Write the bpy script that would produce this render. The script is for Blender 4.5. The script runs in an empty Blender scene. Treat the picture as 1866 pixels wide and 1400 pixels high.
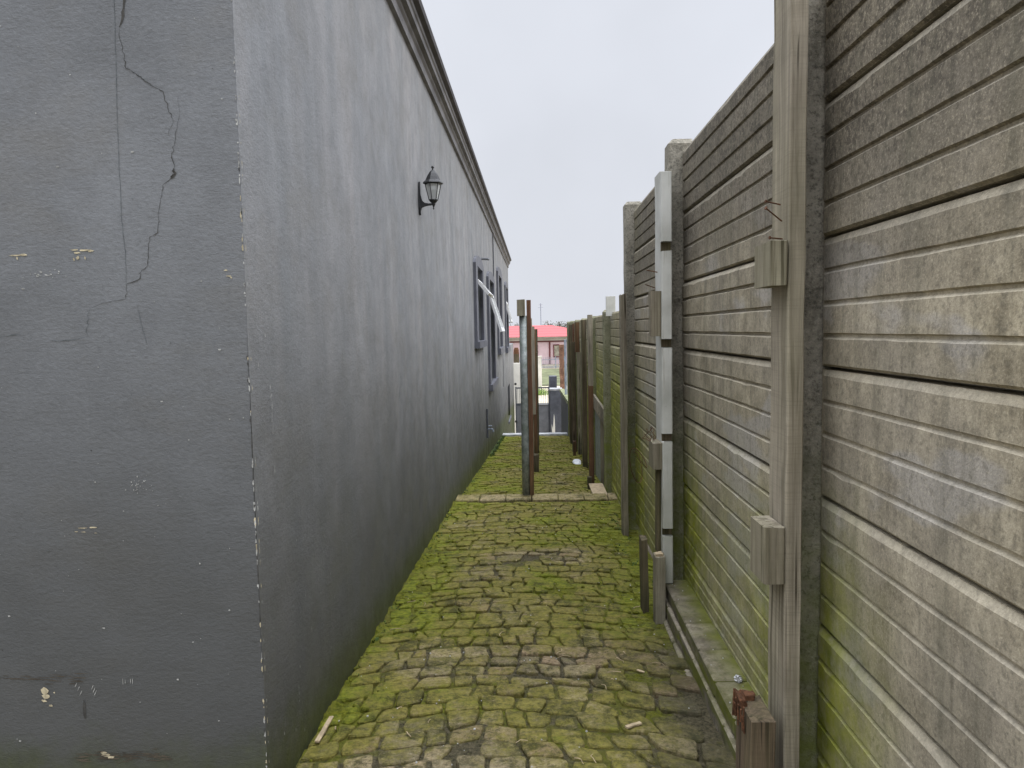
import bpy, bmesh, math, random
from mathutils import Vector, Matrix, noise as mn
random.seed(7)
S = bpy.context.scene
R = math.radians
# ------------------------------------------------------------------ camera
FPX, W0 = 1350.0, 1866.0
d = Vector((43, 100, FPX)).normalized()
u0 = Vector((-math.tan(R(1.0)), 1, 0)); u = (u0 - u0.dot(d) * d).normalized()
rt = u.cross(d)
# rows of camera->world (camera x right, y up, z forward)
rows = [rt, d, u]
cx = Vector([r[0] for r in rows]); cy = Vector([r[1] for r in rows]); cz = -Vector([r[2] for r in rows])
cam = bpy.data.cameras.new('camera'); co = bpy.data.objects.new('camera', cam); S.collection.objects.link(co)
co.matrix_world = Matrix(((cx[0], cy[0], cz[0], 0), (cx[1], cy[1], cz[1], 0), (cx[2], cy[2], cz[2], 0), (0, 0, 0, 1)))
cam.sensor_width = 36; cam.lens = 36 * FPX / W0; cam.clip_start = 0.02; cam.clip_end = 3000
S.camera = co
# ------------------------------------------------------------------ light
SUN_EL, SUN_AZ = R(50), R(88)      # high, from the right of the passage
wd = bpy.data.worlds.new("World"); S.world = wd; wd.use_nodes = True
nt = wd.node_tree; nt.nodes.clear()
out = nt.nodes.new('ShaderNodeOutputWorld')
sky = nt.nodes.new('ShaderNodeTexSky'); sky.sky_type = 'NISHITA'; sky.sun_disc = False
sky.sun_elevation = SUN_EL; sky.sun_rotation = SUN_AZ; sky.dust_density = 4; sky.air_density = 1.5
bg1 = nt.nodes.new('ShaderNodeBackground'); bg1.inputs[1].default_value = 0.05
nt.links.new(sky.outputs[0], bg1.inputs[0])
# cloud deck: pale near the horizon, brighter towards the zenith, as under a real overcast
tc = nt.nodes.new('ShaderNodeTexCoord'); sp = nt.nodes.new('ShaderNodeSeparateXYZ'); nt.links.new(tc.outputs['Generated'], sp.inputs[0])
mr = nt.nodes.new('ShaderNodeMapRange'); mr.interpolation_type = 'SMOOTHSTEP'
mr.inputs[1].default_value = 0.42; mr.inputs[2].default_value = 0.95; mr.inputs[3].default_value = 0.89; mr.inputs[4].default_value = 5.6
nt.links.new(sp.outputs[2], mr.inputs[0])
cn = nt.nodes.new('ShaderNodeTexNoise'); cn.inputs['Scale'].default_value = 2.2; cn.inputs['Detail'].default_value = 4
nt.links.new(tc.outputs['Generated'], cn.inputs['Vector'])
cm = nt.nodes.new('ShaderNodeMapRange'); cm.inputs[1].default_value = .3; cm.inputs[2].default_value = .7; cm.inputs[3].default_value = .90; cm.inputs[4].default_value = 1.07
nt.links.new(cn.outputs[0], cm.inputs[0])
mul = nt.nodes.new('ShaderNodeMath'); mul.operation = 'MULTIPLY'; nt.links.new(mr.outputs[0], mul.inputs[0]); nt.links.new(cm.outputs[0], mul.inputs[1])
bg2 = nt.nodes.new('ShaderNodeBackground'); bg2.inputs[0].default_value = (0.90, 0.935, 1.02, 1); nt.links.new(mul.outputs[0], bg2.inputs[1])
mx = nt.nodes.new('ShaderNodeMixShader'); mx.inputs[0].default_value = 0.94
nt.links.new(bg1.outputs[0], mx.inputs[1]); nt.links.new(bg2.outputs[0], mx.inputs[2]); nt.links.new(mx.outputs[0], out.inputs[0])
sl = bpy.data.lights.new('sun', 'SUN'); sl.energy = 1.5; sl.angle = R(45); sl.color = (1.0, 0.98, 0.95)
so = bpy.data.objects.new('sun', sl); S.collection.objects.link(so)
sd = Vector((math.cos(SUN_EL) * math.sin(SUN_AZ), math.cos(SUN_EL) * math.cos(SUN_AZ), math.sin(SUN_EL)))
so.rotation_euler = sd.to_track_quat('Z', 'Y').to_euler()
S.view_settings.view_transform = 'Standard'; S.view_settings.look = 'None'; S.view_settings.exposure = 0.0; S.view_settings.gamma = 1

# ------------------------------------------------------------------ materials
class N:
    def __init__(s, name, rough=.85, spec=.3):
        s.m = bpy.data.materials.new(name); s.m.use_nodes = True; s.t = s.m.node_tree
        s.b = s.t.nodes['Principled BSDF']; s.b.inputs['Roughness'].default_value = rough
        s.b.inputs['Specular IOR Level'].default_value = spec
        g = s.t.nodes.new('ShaderNodeNewGeometry'); s.P = g.outputs['Position']; s.Nn = g.outputs['Normal']
        q = s.t.nodes.new('ShaderNodeSeparateXYZ'); s.t.links.new(s.P, q.inputs[0]); s.X, s.Y, s.Z = q.outputs
    def put(s, sock, v):
        if hasattr(v, 'is_linked'): s.t.links.new(v, sock)
        elif isinstance(v, (tuple, list)): sock.default_value = tuple(v) + ((1,) if len(v) == 3 and len(sock.default_value) == 4 else ())
        else: sock.default_value = v
    def ma(s, op, a, b=0.0, c=0.0, clamp=False):
        n = s.t.nodes.new('ShaderNodeMath'); n.operation = op; n.use_clamp = clamp
        s.put(n.inputs[0], a); s.put(n.inputs[1], b); s.put(n.inputs[2], c); return n.outputs[0]
    def vec(s, kx, ky, kz, off=0):
        n = s.t.nodes.new('ShaderNodeVectorMath'); n.operation = 'MULTIPLY_ADD'; s.put(n.inputs[0], s.P)
        n.inputs[1].default_value = (kx, ky, kz); n.inputs[2].default_value = (off, off, off); return n.outputs[0]
    def noise(s, scale=1, detail=4, rough=.55, v=None, dist=0):
        n = s.t.nodes.new('ShaderNodeTexNoise'); n.inputs['Scale'].default_value = scale; n.inputs['Detail'].default_value = detail
        n.inputs['Roughness'].default_value = rough; n.inputs['Distortion'].default_value = dist
        s.put(n.inputs['Vector'], v if v is not None else s.P); return n.outputs[0]
    def voro(s, scale, v=None):
        n = s.t.nodes.new('ShaderNodeTexVoronoi'); n.inputs['Scale'].default_value = scale; s.put(n.inputs['Vector'], v if v is not None else s.P); return n.outputs['Distance']
    def mr(s, v, a, b, c=0., d=1., smooth=False):
        if (a, b) == (.3, .7): a, b = .37, .63
        n = s.t.nodes.new('ShaderNodeMapRange'); n.clamp = True
        if smooth: n.interpolation_type = 'SMOOTHSTEP'
        s.put(n.inputs[0], v)
        for i, q in enumerate((a, b, c, d)): n.inputs[i + 1].default_value = q
        return n.outputs[0]
    def mix(s, f, a, b, mode='MIX'):
        n = s.t.nodes.new('ShaderNodeMix'); n.data_type = 'RGBA'; n.blend_type = mode
        s.put(n.inputs[0], f); s.put(n.inputs[6], a); s.put(n.inputs[7], b); return n.outputs[2]
    def attr(s, name):
        n = s.t.nodes.new('ShaderNodeAttribute'); n.attribute_name = name; q = s.t.nodes.new('ShaderNodeSeparateColor')
        s.t.links.new(n.outputs['Color'], q.inputs[0]); return q.outputs
    def bump(s, h, strength=.5, dist=.002, prev=None):
        n = s.t.nodes.new('ShaderNodeBump'); n.inputs['Strength'].default_value = strength; n.inputs['Distance'].default_value = dist
        s.put(n.inputs['Height'], h)
        if prev: s.t.links.new(prev, n.inputs['Normal'])
        return n.outputs[0]
    def done(s, col=None, nrm=None, rough=None):
        if col is not None: s.put(s.b.inputs['Base Color'], col)
        if nrm is not None: s.t.links.new(nrm, s.b.inputs['Normal'])
        if rough is not None: s.put(s.b.inputs['Roughness'], rough)
        return s.m

def plain(name, c, rough=.7, var=.25, scale=12, spec=.3, bs=.3, bd=.002, metal=0):
    n = N(name, rough, spec); f = n.noise(scale, 5, .6)
    dk = tuple(q * (1 - var) for q in c); lt = tuple(min(1, q * (1 + var)) for q in c)
    if metal: n.b.inputs['Metallic'].default_value = metal
    return n.done(n.mix(n.mr(f, .3, .7), dk, lt), n.bump(n.noise(scale * 6, 4), bs, bd))

def m_plaster(name, base, streak=1.0):
    n = N(name, .62, .28)
    nx = n.t.nodes.new('ShaderNodeSeparateXYZ'); n.t.links.new(n.Nn, nx.inputs[0])
    side = n.mr(nx.outputs[0], .4, .6)                       # passage side: rain streaks, plus a paler tone painting in its extra skylight
    a = n.noise(1, 6, .6, n.vec(4.5, 4.5, .5)); b = n.noise(1.3, 6, .62); c = n.noise(1, 5, .6, n.vec(19, 19, 1.3, 5)); d2 = n.noise(7, 6, .68)
    col = n.mix(n.mr(b, .3, .7), tuple(q * .86 for q in base), tuple(q * 1.14 for q in base))
    st = n.mix(n.mr(a, .33, .67), tuple(q * 1.12 for q in base), (base[0] * 1.85, base[1] * 1.72, base[2] * 1.65))
    col = n.mix(n.ma('MULTIPLY', side, n.mr(n.noise(.7, 5, .65, n.vec(1, 1, .8, 2)), .3, .7, .4, .95)), col, st)
    col = n.mix(n.ma('MULTIPLY', n.mr(c, .5, .72, 0, .45), n.ma('MULTIPLY', side, n.mr(n.noise(.9, 3), .4, .62))), col, tuple(q * 1.55 for q in base))
    col = n.mix(n.mr(d2, .46, .62, 0, .30), col, tuple(q * .74 for q in base))
    col = n.mix(n.mr(n.noise(2.6, 5, .65, n.vec(1, 1, 1.5, 8)), .48, .66, 0, .35), col, (base[0] * .95, base[1] * .86, base[2] * .72))
    e = n.noise(1, 4, .75, n.vec(70, 70, 110)); col = n.mix(n.mr(e, .52, .66, 0, .25), col, tuple(q * 1.6 for q in base)); col = n.mix(n.mr(e, .46, .36, 0, .30), col, tuple(q * .6 for q in base))
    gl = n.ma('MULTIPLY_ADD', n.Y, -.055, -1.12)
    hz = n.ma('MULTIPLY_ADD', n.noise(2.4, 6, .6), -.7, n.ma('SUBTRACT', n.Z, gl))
    col = n.mix(n.mr(hz, -.35, 1.35, .88, 0, True), col, (base[0] * .40, base[1] * .39, base[2] * .35))  # low grime, reaching high to paint in the wall's downward fade into shade
    low = n.mr(n.ma('MULTIPLY_ADD', n.noise(5, 6, .7), -.40, n.ma('SUBTRACT', n.Z, gl)), -.20, .04, .9, 0, True)
    col = n.mix(low, col, n.mix(n.noise(30, 4), (.025, .028, .015), (.085, .10, .025)))
    nb = n.bump(n.noise(1, 5, .62, n.vec(11, 11, 20)), .22, .008)
    nb = n.bump(e, .6, .0035, nb)
    nb = n.bump(n.noise(1.0, 2, .5, n.vec(3, 3, 2)), .6, .03, nb)
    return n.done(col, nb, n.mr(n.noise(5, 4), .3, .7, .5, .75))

def m_fence():
    n = N('precast_concrete', .93, .15)
    t = n.attr('tone')
    big = n.noise(1.6, 5, .6); med = n.noise(11, 6, .7); fin = n.noise(160, 3, .75); gra = n.noise(55, 4, .7)
    base = n.mix(n.mr(med, .3, .7), (.235, .202, .140), (.45, .395, .285))
    base = n.mix(n.mr(big, .35, .65, 0, .55), base, (.30, .272, .235))
    # smoother cement-coloured patches
    sm = n.mr(n.noise(2.6, 3, .5, n.vec(1, 1.0, 2.2, 3)), .55, .62, 0, .75, True)
    base = n.mix(n.ma('MULTIPLY', sm, n.mr(n.Z, .5, .15)), base, (.37, .345, .31))
    # dark lichen on the upper slabs
    up = n.mr(n.ma('MULTIPLY_ADD', n.noise(2.2, 4), .5, n.Z), .28, .75, 0, 1, True)
    lich = n.mr(n.ma('ADD', n.ma('MULTIPLY', gra, .55), n.ma('MULTIPLY', med, .55)), .46, .62)
    base = n.mix(n.ma('MULTIPLY', up, n.ma('MULTIPLY_ADD', lich, .55, .40)), base, (.080, .069, .056))
    base = n.mix(n.ma('MULTIPLY', n.mr(n.voro(42), .0, .3, 1, 0), n.mr(med, .45, .7, .1, .75)), base, (.085, .08, .06))
    base = n.mix(n.mr(fin, .54, .64, 0, .34), base, (.11, .098, .072))
    base = n.mix(n.mr(fin, .45, .36, 0, .36), base, (.56, .50, .37))
    base = n.mix(n.mr(gra, .54, .62, 0, .35), base, (.10, .09, .07))
    # short run-off stains under each ridge
    st = n.noise(1, 4, .6, n.vec(9, 14, 1.1)); base = n.mix(n.mr(st, .5, .72, 0, .5), base, (.10, .098, .07))
    st2 = n.noise(1, 4, .6, n.vec(9, 34, 2.4, 9)); base = n.mix(n.mr(st2, .55, .75, 0, .4), base, (.11, .10, .075))
    # per-ridge tone
    base = n.mix(1.0, base, n.mix(t[0], (.78, .78, .78), (1.2, 1.2, 1.2)), 'MULTIPLY')
    base = n.mix(n.ma('MULTIPLY', t[1], .22), base, (.46, .42, .33))     # upper edges paler: their skylit highlight painted into the colour
    # faint vertical mould marks, staggered every other ridge
    row = n.ma('FLOOR', n.ma('DIVIDE', n.ma('ADD', n.Z, 20.066), .0745))
    sh = n.ma('MULTIPLY', n.ma('MODULO', row, 2), .5)
    fx = n.ma('FRACT', n.ma('ADD', n.ma('DIVIDE', n.ma('MULTIPLY_ADD', n.noise(7, 2), .02, n.Y), .27), sh))
    ml = n.ma('MULTIPLY', n.mr(n.ma('ABSOLUTE', n.ma('SUBTRACT', fx, .5)), .018, .045, 1, 0), n.mr(n.noise(8, 3), .42, .62, 0, .30))
    ml = n.ma('MULTIPLY', ml, t[2])
    base = n.mix(ml, base, (.085, .08, .06))
    # green algae: low down, and near the posts
    dp = n.ma('PINGPONG', n.ma('ADD', n.Y, 1.61 * 3 - 1.79), .805)
    near = n.mr(n.ma('MULTIPLY_ADD', n.noise(4, 4), .25, dp), .18, .72, 1, .0, True)
    gz = n.ma('MULTIPLY_ADD', n.Y, -.05, -1.12)
    hz = n.ma('MULTIPLY_ADD', n.noise(2.2, 5, .6, n.vec(1, 1.6, .9)), -.75, n.ma('SUBTRACT', n.Z, gz))
    lowm = n.mr(hz, -.05, .52, 1, 0, True)
    m1 = n.ma('MULTIPLY', lowm, n.ma('MULTIPLY_ADD', near, 1.0, n.mr(n.Y, 1.7, 2.2, 0., .35)))
    far = n.ma('MULTIPLY', n.mr(n.Y, 4.4, 6.0), n.ma('MULTIPLY', n.mr(hz, .35, 1.15, 1, .25, True), n.mr(n.noise(1, 4, .6, n.vec(3, 5, 1)), .3, .6, .35, .95)))
    m2 = n.mr(n.ma('MULTIPLY', n.mr(n.Y, 1.8, 4), n.mr(n.Z, -.1, -.8)), 0, 1, 0, .35)
    ms = n.ma('ADD', n.ma('MAXIMUM', m1, far), m2, clamp=True)
    ms = n.ma('MULTIPLY', ms, n.mr(n.noise(30, 4, .7), .25, .6, .45, 1))
    gcol = n.mix(n.mr(n.noise(9, 4), .3, .7), (.13, .148, .010), (.26, .272, .03))
    col = n.mix(ms, base, gcol)
    nb = n.bump(n.noise(70, 5, .7), .4, .0028); nb = n.bump(n.noise(230, 3, .7), .55, .0016, nb)
    nb = n.bump(n.noise(6, 3), .4, .01, nb)
    return n.done(col, nb)

def m_post():
    n = N('rough_concrete', .95, .12)
    g = n.noise(90, 4, .75); m = n.noise(7, 5, .65)
    col = n.mix(n.mr(m, .3, .7), (.185, .172, .14), (.34, .315, .26))
    col = n.mix(n.mr(g, .52, .64, 0, .7), col, (.07, .066, .055))
    col = n.mix(n.mr(g, .46, .36, 0, .5), col, (.42, .39, .32))
    h = n.ma('MULTIPLY_ADD', n.noise(3, 4), -.6, n.Z)
    al = n.ma('MULTIPLY', n.mr(h, -1.45, -.35, .9, 0, True), n.mr(n.noise(22, 4), .3, .6, .4, 1))
    al = n.ma('MAXIMUM', al, n.ma('MULTIPLY', n.mr(n.Y, 5.5, 7, 0, .6), n.mr(h, .4, -.5, .0, .85)))
    col = n.mix(al, col, (.16, .185, .04))
    nb = n.bump(n.noise(60, 5, .75), .9, .006); nb = n.bump(n.noise(220, 3, .7), .6, .002, nb)
    return n.done(col, nb)

def m_wood(name, c1, c2, dark=(.03, .022, .015), algae=0.3, saw=.12, pale=0.):
    n = N(name, .85, .2)
    g = n.noise(1, 6, .75, n.vec(46, 46, 1.3), 1.0); g2 = n.noise(1, 5, .7, n.vec(110, 110, 4)); m = n.noise(4, 5, .6)
    col = n.mix(n.mr(g, .3, .7), c1, c2)
    col = n.mix(n.mr(m, .4, .7, 0, .5), col, tuple(q * .55 for q in c1))
    col = n.mix(n.mr(g2, .56, .72, 0, .55), col, dark)
    ck = n.noise(1, 3, .5, n.vec(60, 60, .9, 4), .6); col = n.mix(n.ma('MULTIPLY', n.mr(ck, .59, .64), n.mr(n.noise(3, 2), .4, .55)), col, dark)
    kn = n.mr(n.voro(5.5, n.vec(1, 1, .55)), .06, .13, .8, 0); col = n.mix(kn, col, tuple(q * 1.6 for q in dark))
    sw = n.noise(1, 3, .6, n.vec(10, 10, 330)); col = n.mix(n.mr(sw, .5, .65, 0, saw), col, tuple(q * .6 for q in c1))
    if pale: col = n.mix(n.mr(n.noise(2.2, 5), .45, .65, 0, pale), col, (.34, .30, .24))
    if algae:
        a = n.ma('MULTIPLY', n.mr(n.noise(1, 4, .6, n.vec(9, 9, 1.6)), .38, .62), algae)
        col = n.mix(a, col, (.12, .14, .035))
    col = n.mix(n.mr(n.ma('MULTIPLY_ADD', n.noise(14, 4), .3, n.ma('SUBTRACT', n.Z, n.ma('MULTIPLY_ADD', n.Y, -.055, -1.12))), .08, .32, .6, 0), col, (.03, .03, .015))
    nb = n.bump(g, .6, .004); nb = n.bump(g2, .5, .0015, nb); nb = n.bump(sw, .25, .0012, nb)
    return n.done(col, nb)

def m_paintwood():
    n = N('weathered_white_paint', .6, .3)
    col = n.mix(n.mr(n.noise(5, 5), .3, .7), (.44, .44, .40), (.60, .60, .56))
    col = n.mix(n.mr(n.noise(1, 5, .7, n.vec(60, 60, 3)), .58, .68, 0, .55), col, (.25, .23, .18))
    fl = n.mr(n.noise(1, 5, .75, n.vec(40, 40, 9, 3)), .665, .70); col = n.mix(fl, col, (.075, .055, .04))
    col = n.mix(n.mr(n.ma('MULTIPLY_ADD', n.noise(5), .8, n.Z), -1.0, .2, .40, 0), col, (.27, .28, .19))
    nb = n.bump(n.noise(1, 5, .7, n.vec(70, 70, 3)), .45, .003); nb = n.bump(fl, .5, -.0015, nb)
    return n.done(col, nb)

def m_stone():
    n = N('mossy_clay_paver', .92, .15)
    t = n.attr('tone')                      # r tone, g hue, b moss cover
    c = n.mix(t[0], (.16, .132, .075), (.37, .30, .17)); c = n.mix(n.mr(t[1], .6, 1, 0, .75), c, (.27, .185, .115)); c = n.mix(n.mr(t[1], .22, .0, 0, .6), c, (.15, .13, .095))
    sp = n.noise(75, 5, .8); c = n.mix(n.mr(sp, .52, .63, 0, .75), c, (.05, .043, .03)); c = n.mix(n.mr(sp, .46, .36, 0, .5), c, (.42, .37, .26))
    md = n.noise(17, 6, .75); c = n.mix(n.mr(md, .50, .60, 0, .7), c, (.065, .06, .03))
    thin = n.mr(n.ma('MULTIPLY_ADD', n.noise(24, 6, .78), 1.3, t[2]), .72, 1.10)
    ol = n.mix(n.mr(n.noise(45, 5, .75), .3, .7), (.085, .082, .014), (.25, .222, .045))
    c = n.mix(n.ma('MULTIPLY', thin, .85), c, ol)
    br = n.ma('MULTIPLY_ADD', n.noise(11, 6, .75), 1.5, t[2])
    c = n.mix(n.mr(br, 1.30, 1.62, 0, .85), c, n.mix(n.mr(n.noise(50, 4, .7), .3, .7), (.075, .10, .008), (.215, .235, .022)))
    dk = n.mr(n.noise(8, 6, .8), .52, .62, 0, .75); c = n.mix(dk, c, (.035, .037, .014))
    wet = n.ma('MULTIPLY', n.mr(n.ma('MULTIPLY_ADD', n.noise(5, 6, .75), .55, n.X), .50, .78), n.mr(n.Y, 3.3, 2.7))
    c = n.mix(n.ma('MULTIPLY', wet, .6), c, (.045, .043, .024))
    nb = n.bump(n.noise(28, 6, .75), .9, .010); nb = n.bump(n.noise(110, 4, .8), .9, .005, nb)
    return n.done(c, nb)

def m_moss():
    n = N('moss_and_grit', .95, .1)
    t = n.attr('tone')
    dirt = n.mix(n.mr(n.noise(60, 5, .8), .3, .7), (.035, .032, .018), (.15, .13, .08))
    gm = n.mix(n.mr(n.noise(55, 6, .8), .3, .7), (.05, .062, .006), (.205, .21, .024))
    gm = n.mix(n.mr(n.noise(6, 5, .7), .42, .6, 0, .75), gm, (.12, .115, .03))
    f = n.mr(n.ma('MULTIPLY_ADD', n.noise(18, 6, .78), 1.2, t[2]), .84, 1.15)
    nb = n.bump(n.noise(90, 5, .8), 1.0, .012)
    return n.done(n.mix(f, dirt, gm), nb)

M = {}
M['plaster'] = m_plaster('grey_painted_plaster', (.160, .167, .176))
M['trim'] = plain('grey_trim_paint', (.115, .118, .138), .6, .15, 5)
M['cornice'] = plain('cornice_paint', (.125, .12, .125), .65, .3, 4)
M['cornice_dark'] = plain('dark_cornice_lip', (.035, .03, .032), .7, .3, 6)
M['crack'] = plain('crack_shadow_gap', (.060, .058, .053), .95, .3, 40)
M['fcrack'] = plain('hairline', (.115, .125, .13), .9, .3, 40)
M['cream'] = plain('exposed_cream_plaster', (.46, .40, .27), .9, .3, 60)
M['whitechip'] = plain('paint_nick', (.36, .36, .34), .9, .4, 60)
M['brown'] = plain('brown_water_stain', (.075, .062, .045), .9, .4, 20)
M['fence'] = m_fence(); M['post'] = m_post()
M['wood'] = m_wood('weathered_grey_timber', (.19, .163, .12), (.39, .345, .265), algae=.12, saw=.22, pale=.4)
M['woodg'] = m_wood('greenish_timber', (.19, .165, .12), (.37, .335, .25), algae=.14)
M['woodp'] = m_wood('grey_brown_timber', (.165, .14, .105), (.36, .315, .24), algae=.18)
M['woodb'] = m_wood('brown_rotting_timber', (.065, .05, .034), (.18, .13, .085), algae=.2)
M['woodd'] = m_wood('dark_wet_timber', (.055, .043, .03), (.165, .125, .085), algae=.22)
M['woodr'] = m_wood('rusty_brown_timber', (.10, .05, .032), (.22, .11, .065), algae=.18)
M['orange'] = plain('fresh_split_wood', (.11, .048, .022), .85, .5, 60, bs=.8, bd=.004)
M['palewood'] = plain('pale_split_wood', (.42, .33, .21), .8, .25, 30)
M['white'] = m_paintwood()
M['iron'] = plain('black_iron', (.018, .018, .02), .45, .3, 20, spec=.5)
M['rust'] = plain('rusty_wire', (.10, .045, .022), .8, .4, 60)
M['stone'] = m_stone(); M['moss'] = m_moss()
def galv():
    n = N('galvanised_steel', .6, .4); n.b.inputs['Metallic'].default_value = .35
    c = n.mix(n.mr(n.noise(22, 5, .7), .3, .7), (.165, .185, .18), (.30, .325, .315))
    c = n.mix(n.mr(n.noise(60, 4, .7), .6, .7, 0, .7), c, (.36, .36, .30)); c = n.mix(n.mr(n.noise(9, 4), .52, .65, 0, .6), c, (.10, .13, .09))
    return n.done(c, n.bump(n.noise(60), .3, .002))
M['galv'] = galv()
M['sash'] = plain('white_window_paint', (.66, .66, .66), .45, .08, 5)
M['darkglass'] = plain('dark_window_glass', (.018, .018, .024), .12, .1, 2, spec=.5, bs=0)
def milky():
    n = N('milky_glass', .25, .5); tr = n.t.nodes.new('ShaderNodeBsdfTransparent'); ms = n.t.nodes.new('ShaderNodeMixShader'); ms.inputs[0].default_value = .5
    n.b.inputs['Base Color'].default_value = (.8, .82, .8, 1)
    o = n.t.nodes['Material Output']; n.t.links.new(tr.outputs[0], ms.inputs[1]); n.t.links.new(n.b.outputs[0], ms.inputs[2]); n.t.links.new(ms.outputs[0], o.inputs[0]); return n.m
M['milky'] = milky()
M['kerb'] = plain('pale_concrete', (.36, .37, .38), .85, .25, 8)
M['gatedark'] = plain('charcoal_paint', (.075, .08, .095), .6, .25, 4)
M['gategrey'] = plain('grey_sheet_paint', (.155, .16, .175), .6, .2, 3)
M['red'] = None
def redroof():
    n = N('red_roof_tiles', .55, .3)
    r = n.ma('FRACT', n.ma('MULTIPLY', n.Z, 3.6)); c = n.mix(n.mr(r, .0, .3), (.25, .04, .042), (.43, .078, .082))  # reds muted to stand in for distance haze
    return n.done(c, n.bump(r, .8, .05))
M['red'] = redroof()
M['pink'] = plain('pink_wall_paint', (.68, .51, .52), .8, .06, 1)
M['offwhite'] = plain('off_white_paint', (.62, .60, .54), .8, .15, 1)
M['maroon'] = plain('maroon_paint', (.14, .035, .035), .6, .2, 2)
M['curtain'] = plain('curtained_glass', (.34, .31, .24), .3, .3, 3)
M['lawn'] = plain('lawn_grass', (.12, .13, .065), .95, .4, .8, bs=.8, bd=.05)  # muted green, distance haze mixed into the colour
M['earth'] = plain('bare_earth', (.17, .145, .10), .95, .35, .6, bs=.6, bd=.03)
M['drive'] = plain('sandy_paving', (.46, .40, .30), .9, .15, .8)
M['steelblue'] = plain('blue_grey_steel', (.27, .31, .37), .6, .25, 6)
M['brick'] = plain('rough_brown_brick', (.19, .105, .07), .9, .4, 5, bs=.8, bd=.02)
M['mosscap'] = plain('mossy_coping', (.20, .215, .12), .95, .45, 9, bs=.8, bd=.01)
M['ledge'] = None
def ledge():
    n = N('mossy_concrete_brick', .92, .15); t = n.attr('tone')
    c = n.mix(n.mr(n.noise(9, 5, .65), .3, .7), (.16, .138, .105), (.31, .27, .21)); c = n.mix(1.0, c, n.mix(t[0], (.72, .72, .72), (1.2, 1.2, 1.2)), 'MULTIPLY')
    c = n.mix(n.mr(n.noise(70, 4, .75), .52, .7, 0, .6), c, (.05, .045, .035))
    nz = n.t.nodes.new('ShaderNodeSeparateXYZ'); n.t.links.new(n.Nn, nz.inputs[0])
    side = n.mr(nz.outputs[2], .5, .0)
    g = n.ma('MULTIPLY', n.mr(n.noise(1, 5, .7, n.vec(5, 3, 14)), .38, .56), n.ma('MULTIPLY_ADD', side, .55, .35))
    c = n.mix(n.mr(n.noise(12, 6, .75), .5, .62, 0, .6), c, (.06, .05, .035))
    g2 = n.mr(n.ma('MULTIPLY_ADD', n.noise(8, 4), -.12, n.X), .50, .60, 0, .9)   # creeps out from the foot of the slabs
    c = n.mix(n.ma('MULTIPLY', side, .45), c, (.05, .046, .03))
    c = n.mix(n.ma('MAXIMUM', g, g2), c, n.mix(n.noise(20), (.06, .072, .010), (.17, .18, .025)))
    return n.done(c, n.bump(n.noise(80, 5, .75), .8, .004))
M['ledge'] = ledge()
M['leaf'] = plain('leaf_green', (.06, .10, .02), .7, .5, 3)
M['leafdull'] = plain('haze_pale_foliage', (.17, .165, .145), .9, .4, .6)  # foliage paled in place of distance haze
M['bark'] = plain('bark', (.09, .07, .05), .95, .3, 5)
M['foil'] = plain('crumpled_foil', (.45, .45, .45), .35, .2, 60, spec=.6, metal=.7)
M['sack'] = plain('white_plastic', (.66, .68, .70), .5, .15, 10)

# ------------------------------------------------------------------ helpers
COL = S.collection
NR = []
def obj(name, bm, mat, parent=None, smooth=False, loc=None):
    me = bpy.data.meshes.new(name)
    if NR: NR.clear()
    else: bmesh.ops.recalc_face_normals(bm, faces=bm.faces[:])
    bm.to_mesh(me); bm.free()
    for m in (mat if isinstance(mat, (list, tuple)) else [mat]): me.materials.append(m)
    if smooth:
        for p in me.polygons: p.use_smooth = True
    o = bpy.data.objects.new(name, me); COL.objects.link(o)
    if parent is not None:
        base = Vector(parent.get('_w', (0, 0, 0))); o.parent = parent
    else: base = Vector((0, 0, 0))
    if parent is None and loc is None:
        vs = me.vertices; 
        if len(vs):
            xs = [v.co.x for v in vs]; ys = [v.co.y for v in vs]; zs = [v.co.z for v in vs]
            base = Vector(((min(xs) + max(xs)) / 2, (min(ys) + max(ys)) / 2, min(zs))); o.location = base
    me.transform(Matrix.Translation(-base)); o['_w'] = base[:] if parent is None else parent.get('_w', (0, 0, 0))
    return o
def thing(name, label, cat, loc=(0, 0, 0), group=None):
    o = bpy.data.objects.new(name, None); COL.objects.link(o); o.location = loc; o['_w'] = tuple(loc); o.empty_display_size = .1
    o['label'] = label; o['category'] = cat
    if group: o['group'] = group
    return o
def tag(o, label, cat, group=None):
    o['label'] = label; o['category'] = cat
    if group: o['group'] = group
    return o
def struct(o, kind='structure'): o['kind'] = kind; return o
def BM(): return bmesh.new()
def box(bm, x0, x1, y0, y1, z0, z1, bev=0, mi=0):
    vs = [bm.verts.new((x, y, z)) for x in (x0, x1) for y in (y0, y1) for z in (z0, z1)]
    fs = []
    for f in ((0, 1, 3, 2), (4, 6, 7, 5), (0, 4, 5, 1), (2, 3, 7, 6), (0, 2, 6, 4), (1, 5, 7, 3)):
        q = bm.faces.new([vs[i] for i in f]); q.material_index = mi; fs.append(q)
    if bev: 
        es = list({e for f in fs for e in f.edges}); bmesh.ops.bevel(bm, geom=es, offset=bev, segments=1, affect='EDGES')
    return vs
def prism(bm, prof, axis, a0, a1, mi=0):
    # prof: closed list of 2-D points in the plane across `axis`
    def mk(p, a): return {'x': (a, p[0], p[1]), 'y': (p[0], a, p[1]), 'z': (p[0], p[1], a)}[axis]
    A = [bm.verts.new(mk(p, a0)) for p in prof]; B = [bm.verts.new(mk(p, a1)) for p in prof]; n = len(prof)
    for i in range(n):
        f = bm.faces.new((A[i], A[(i + 1) % n], B[(i + 1) % n], B[i])); f.material_index = mi
    for q in (A[::-1], B): f = bm.faces.new(q); f.material_index = mi
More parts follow.
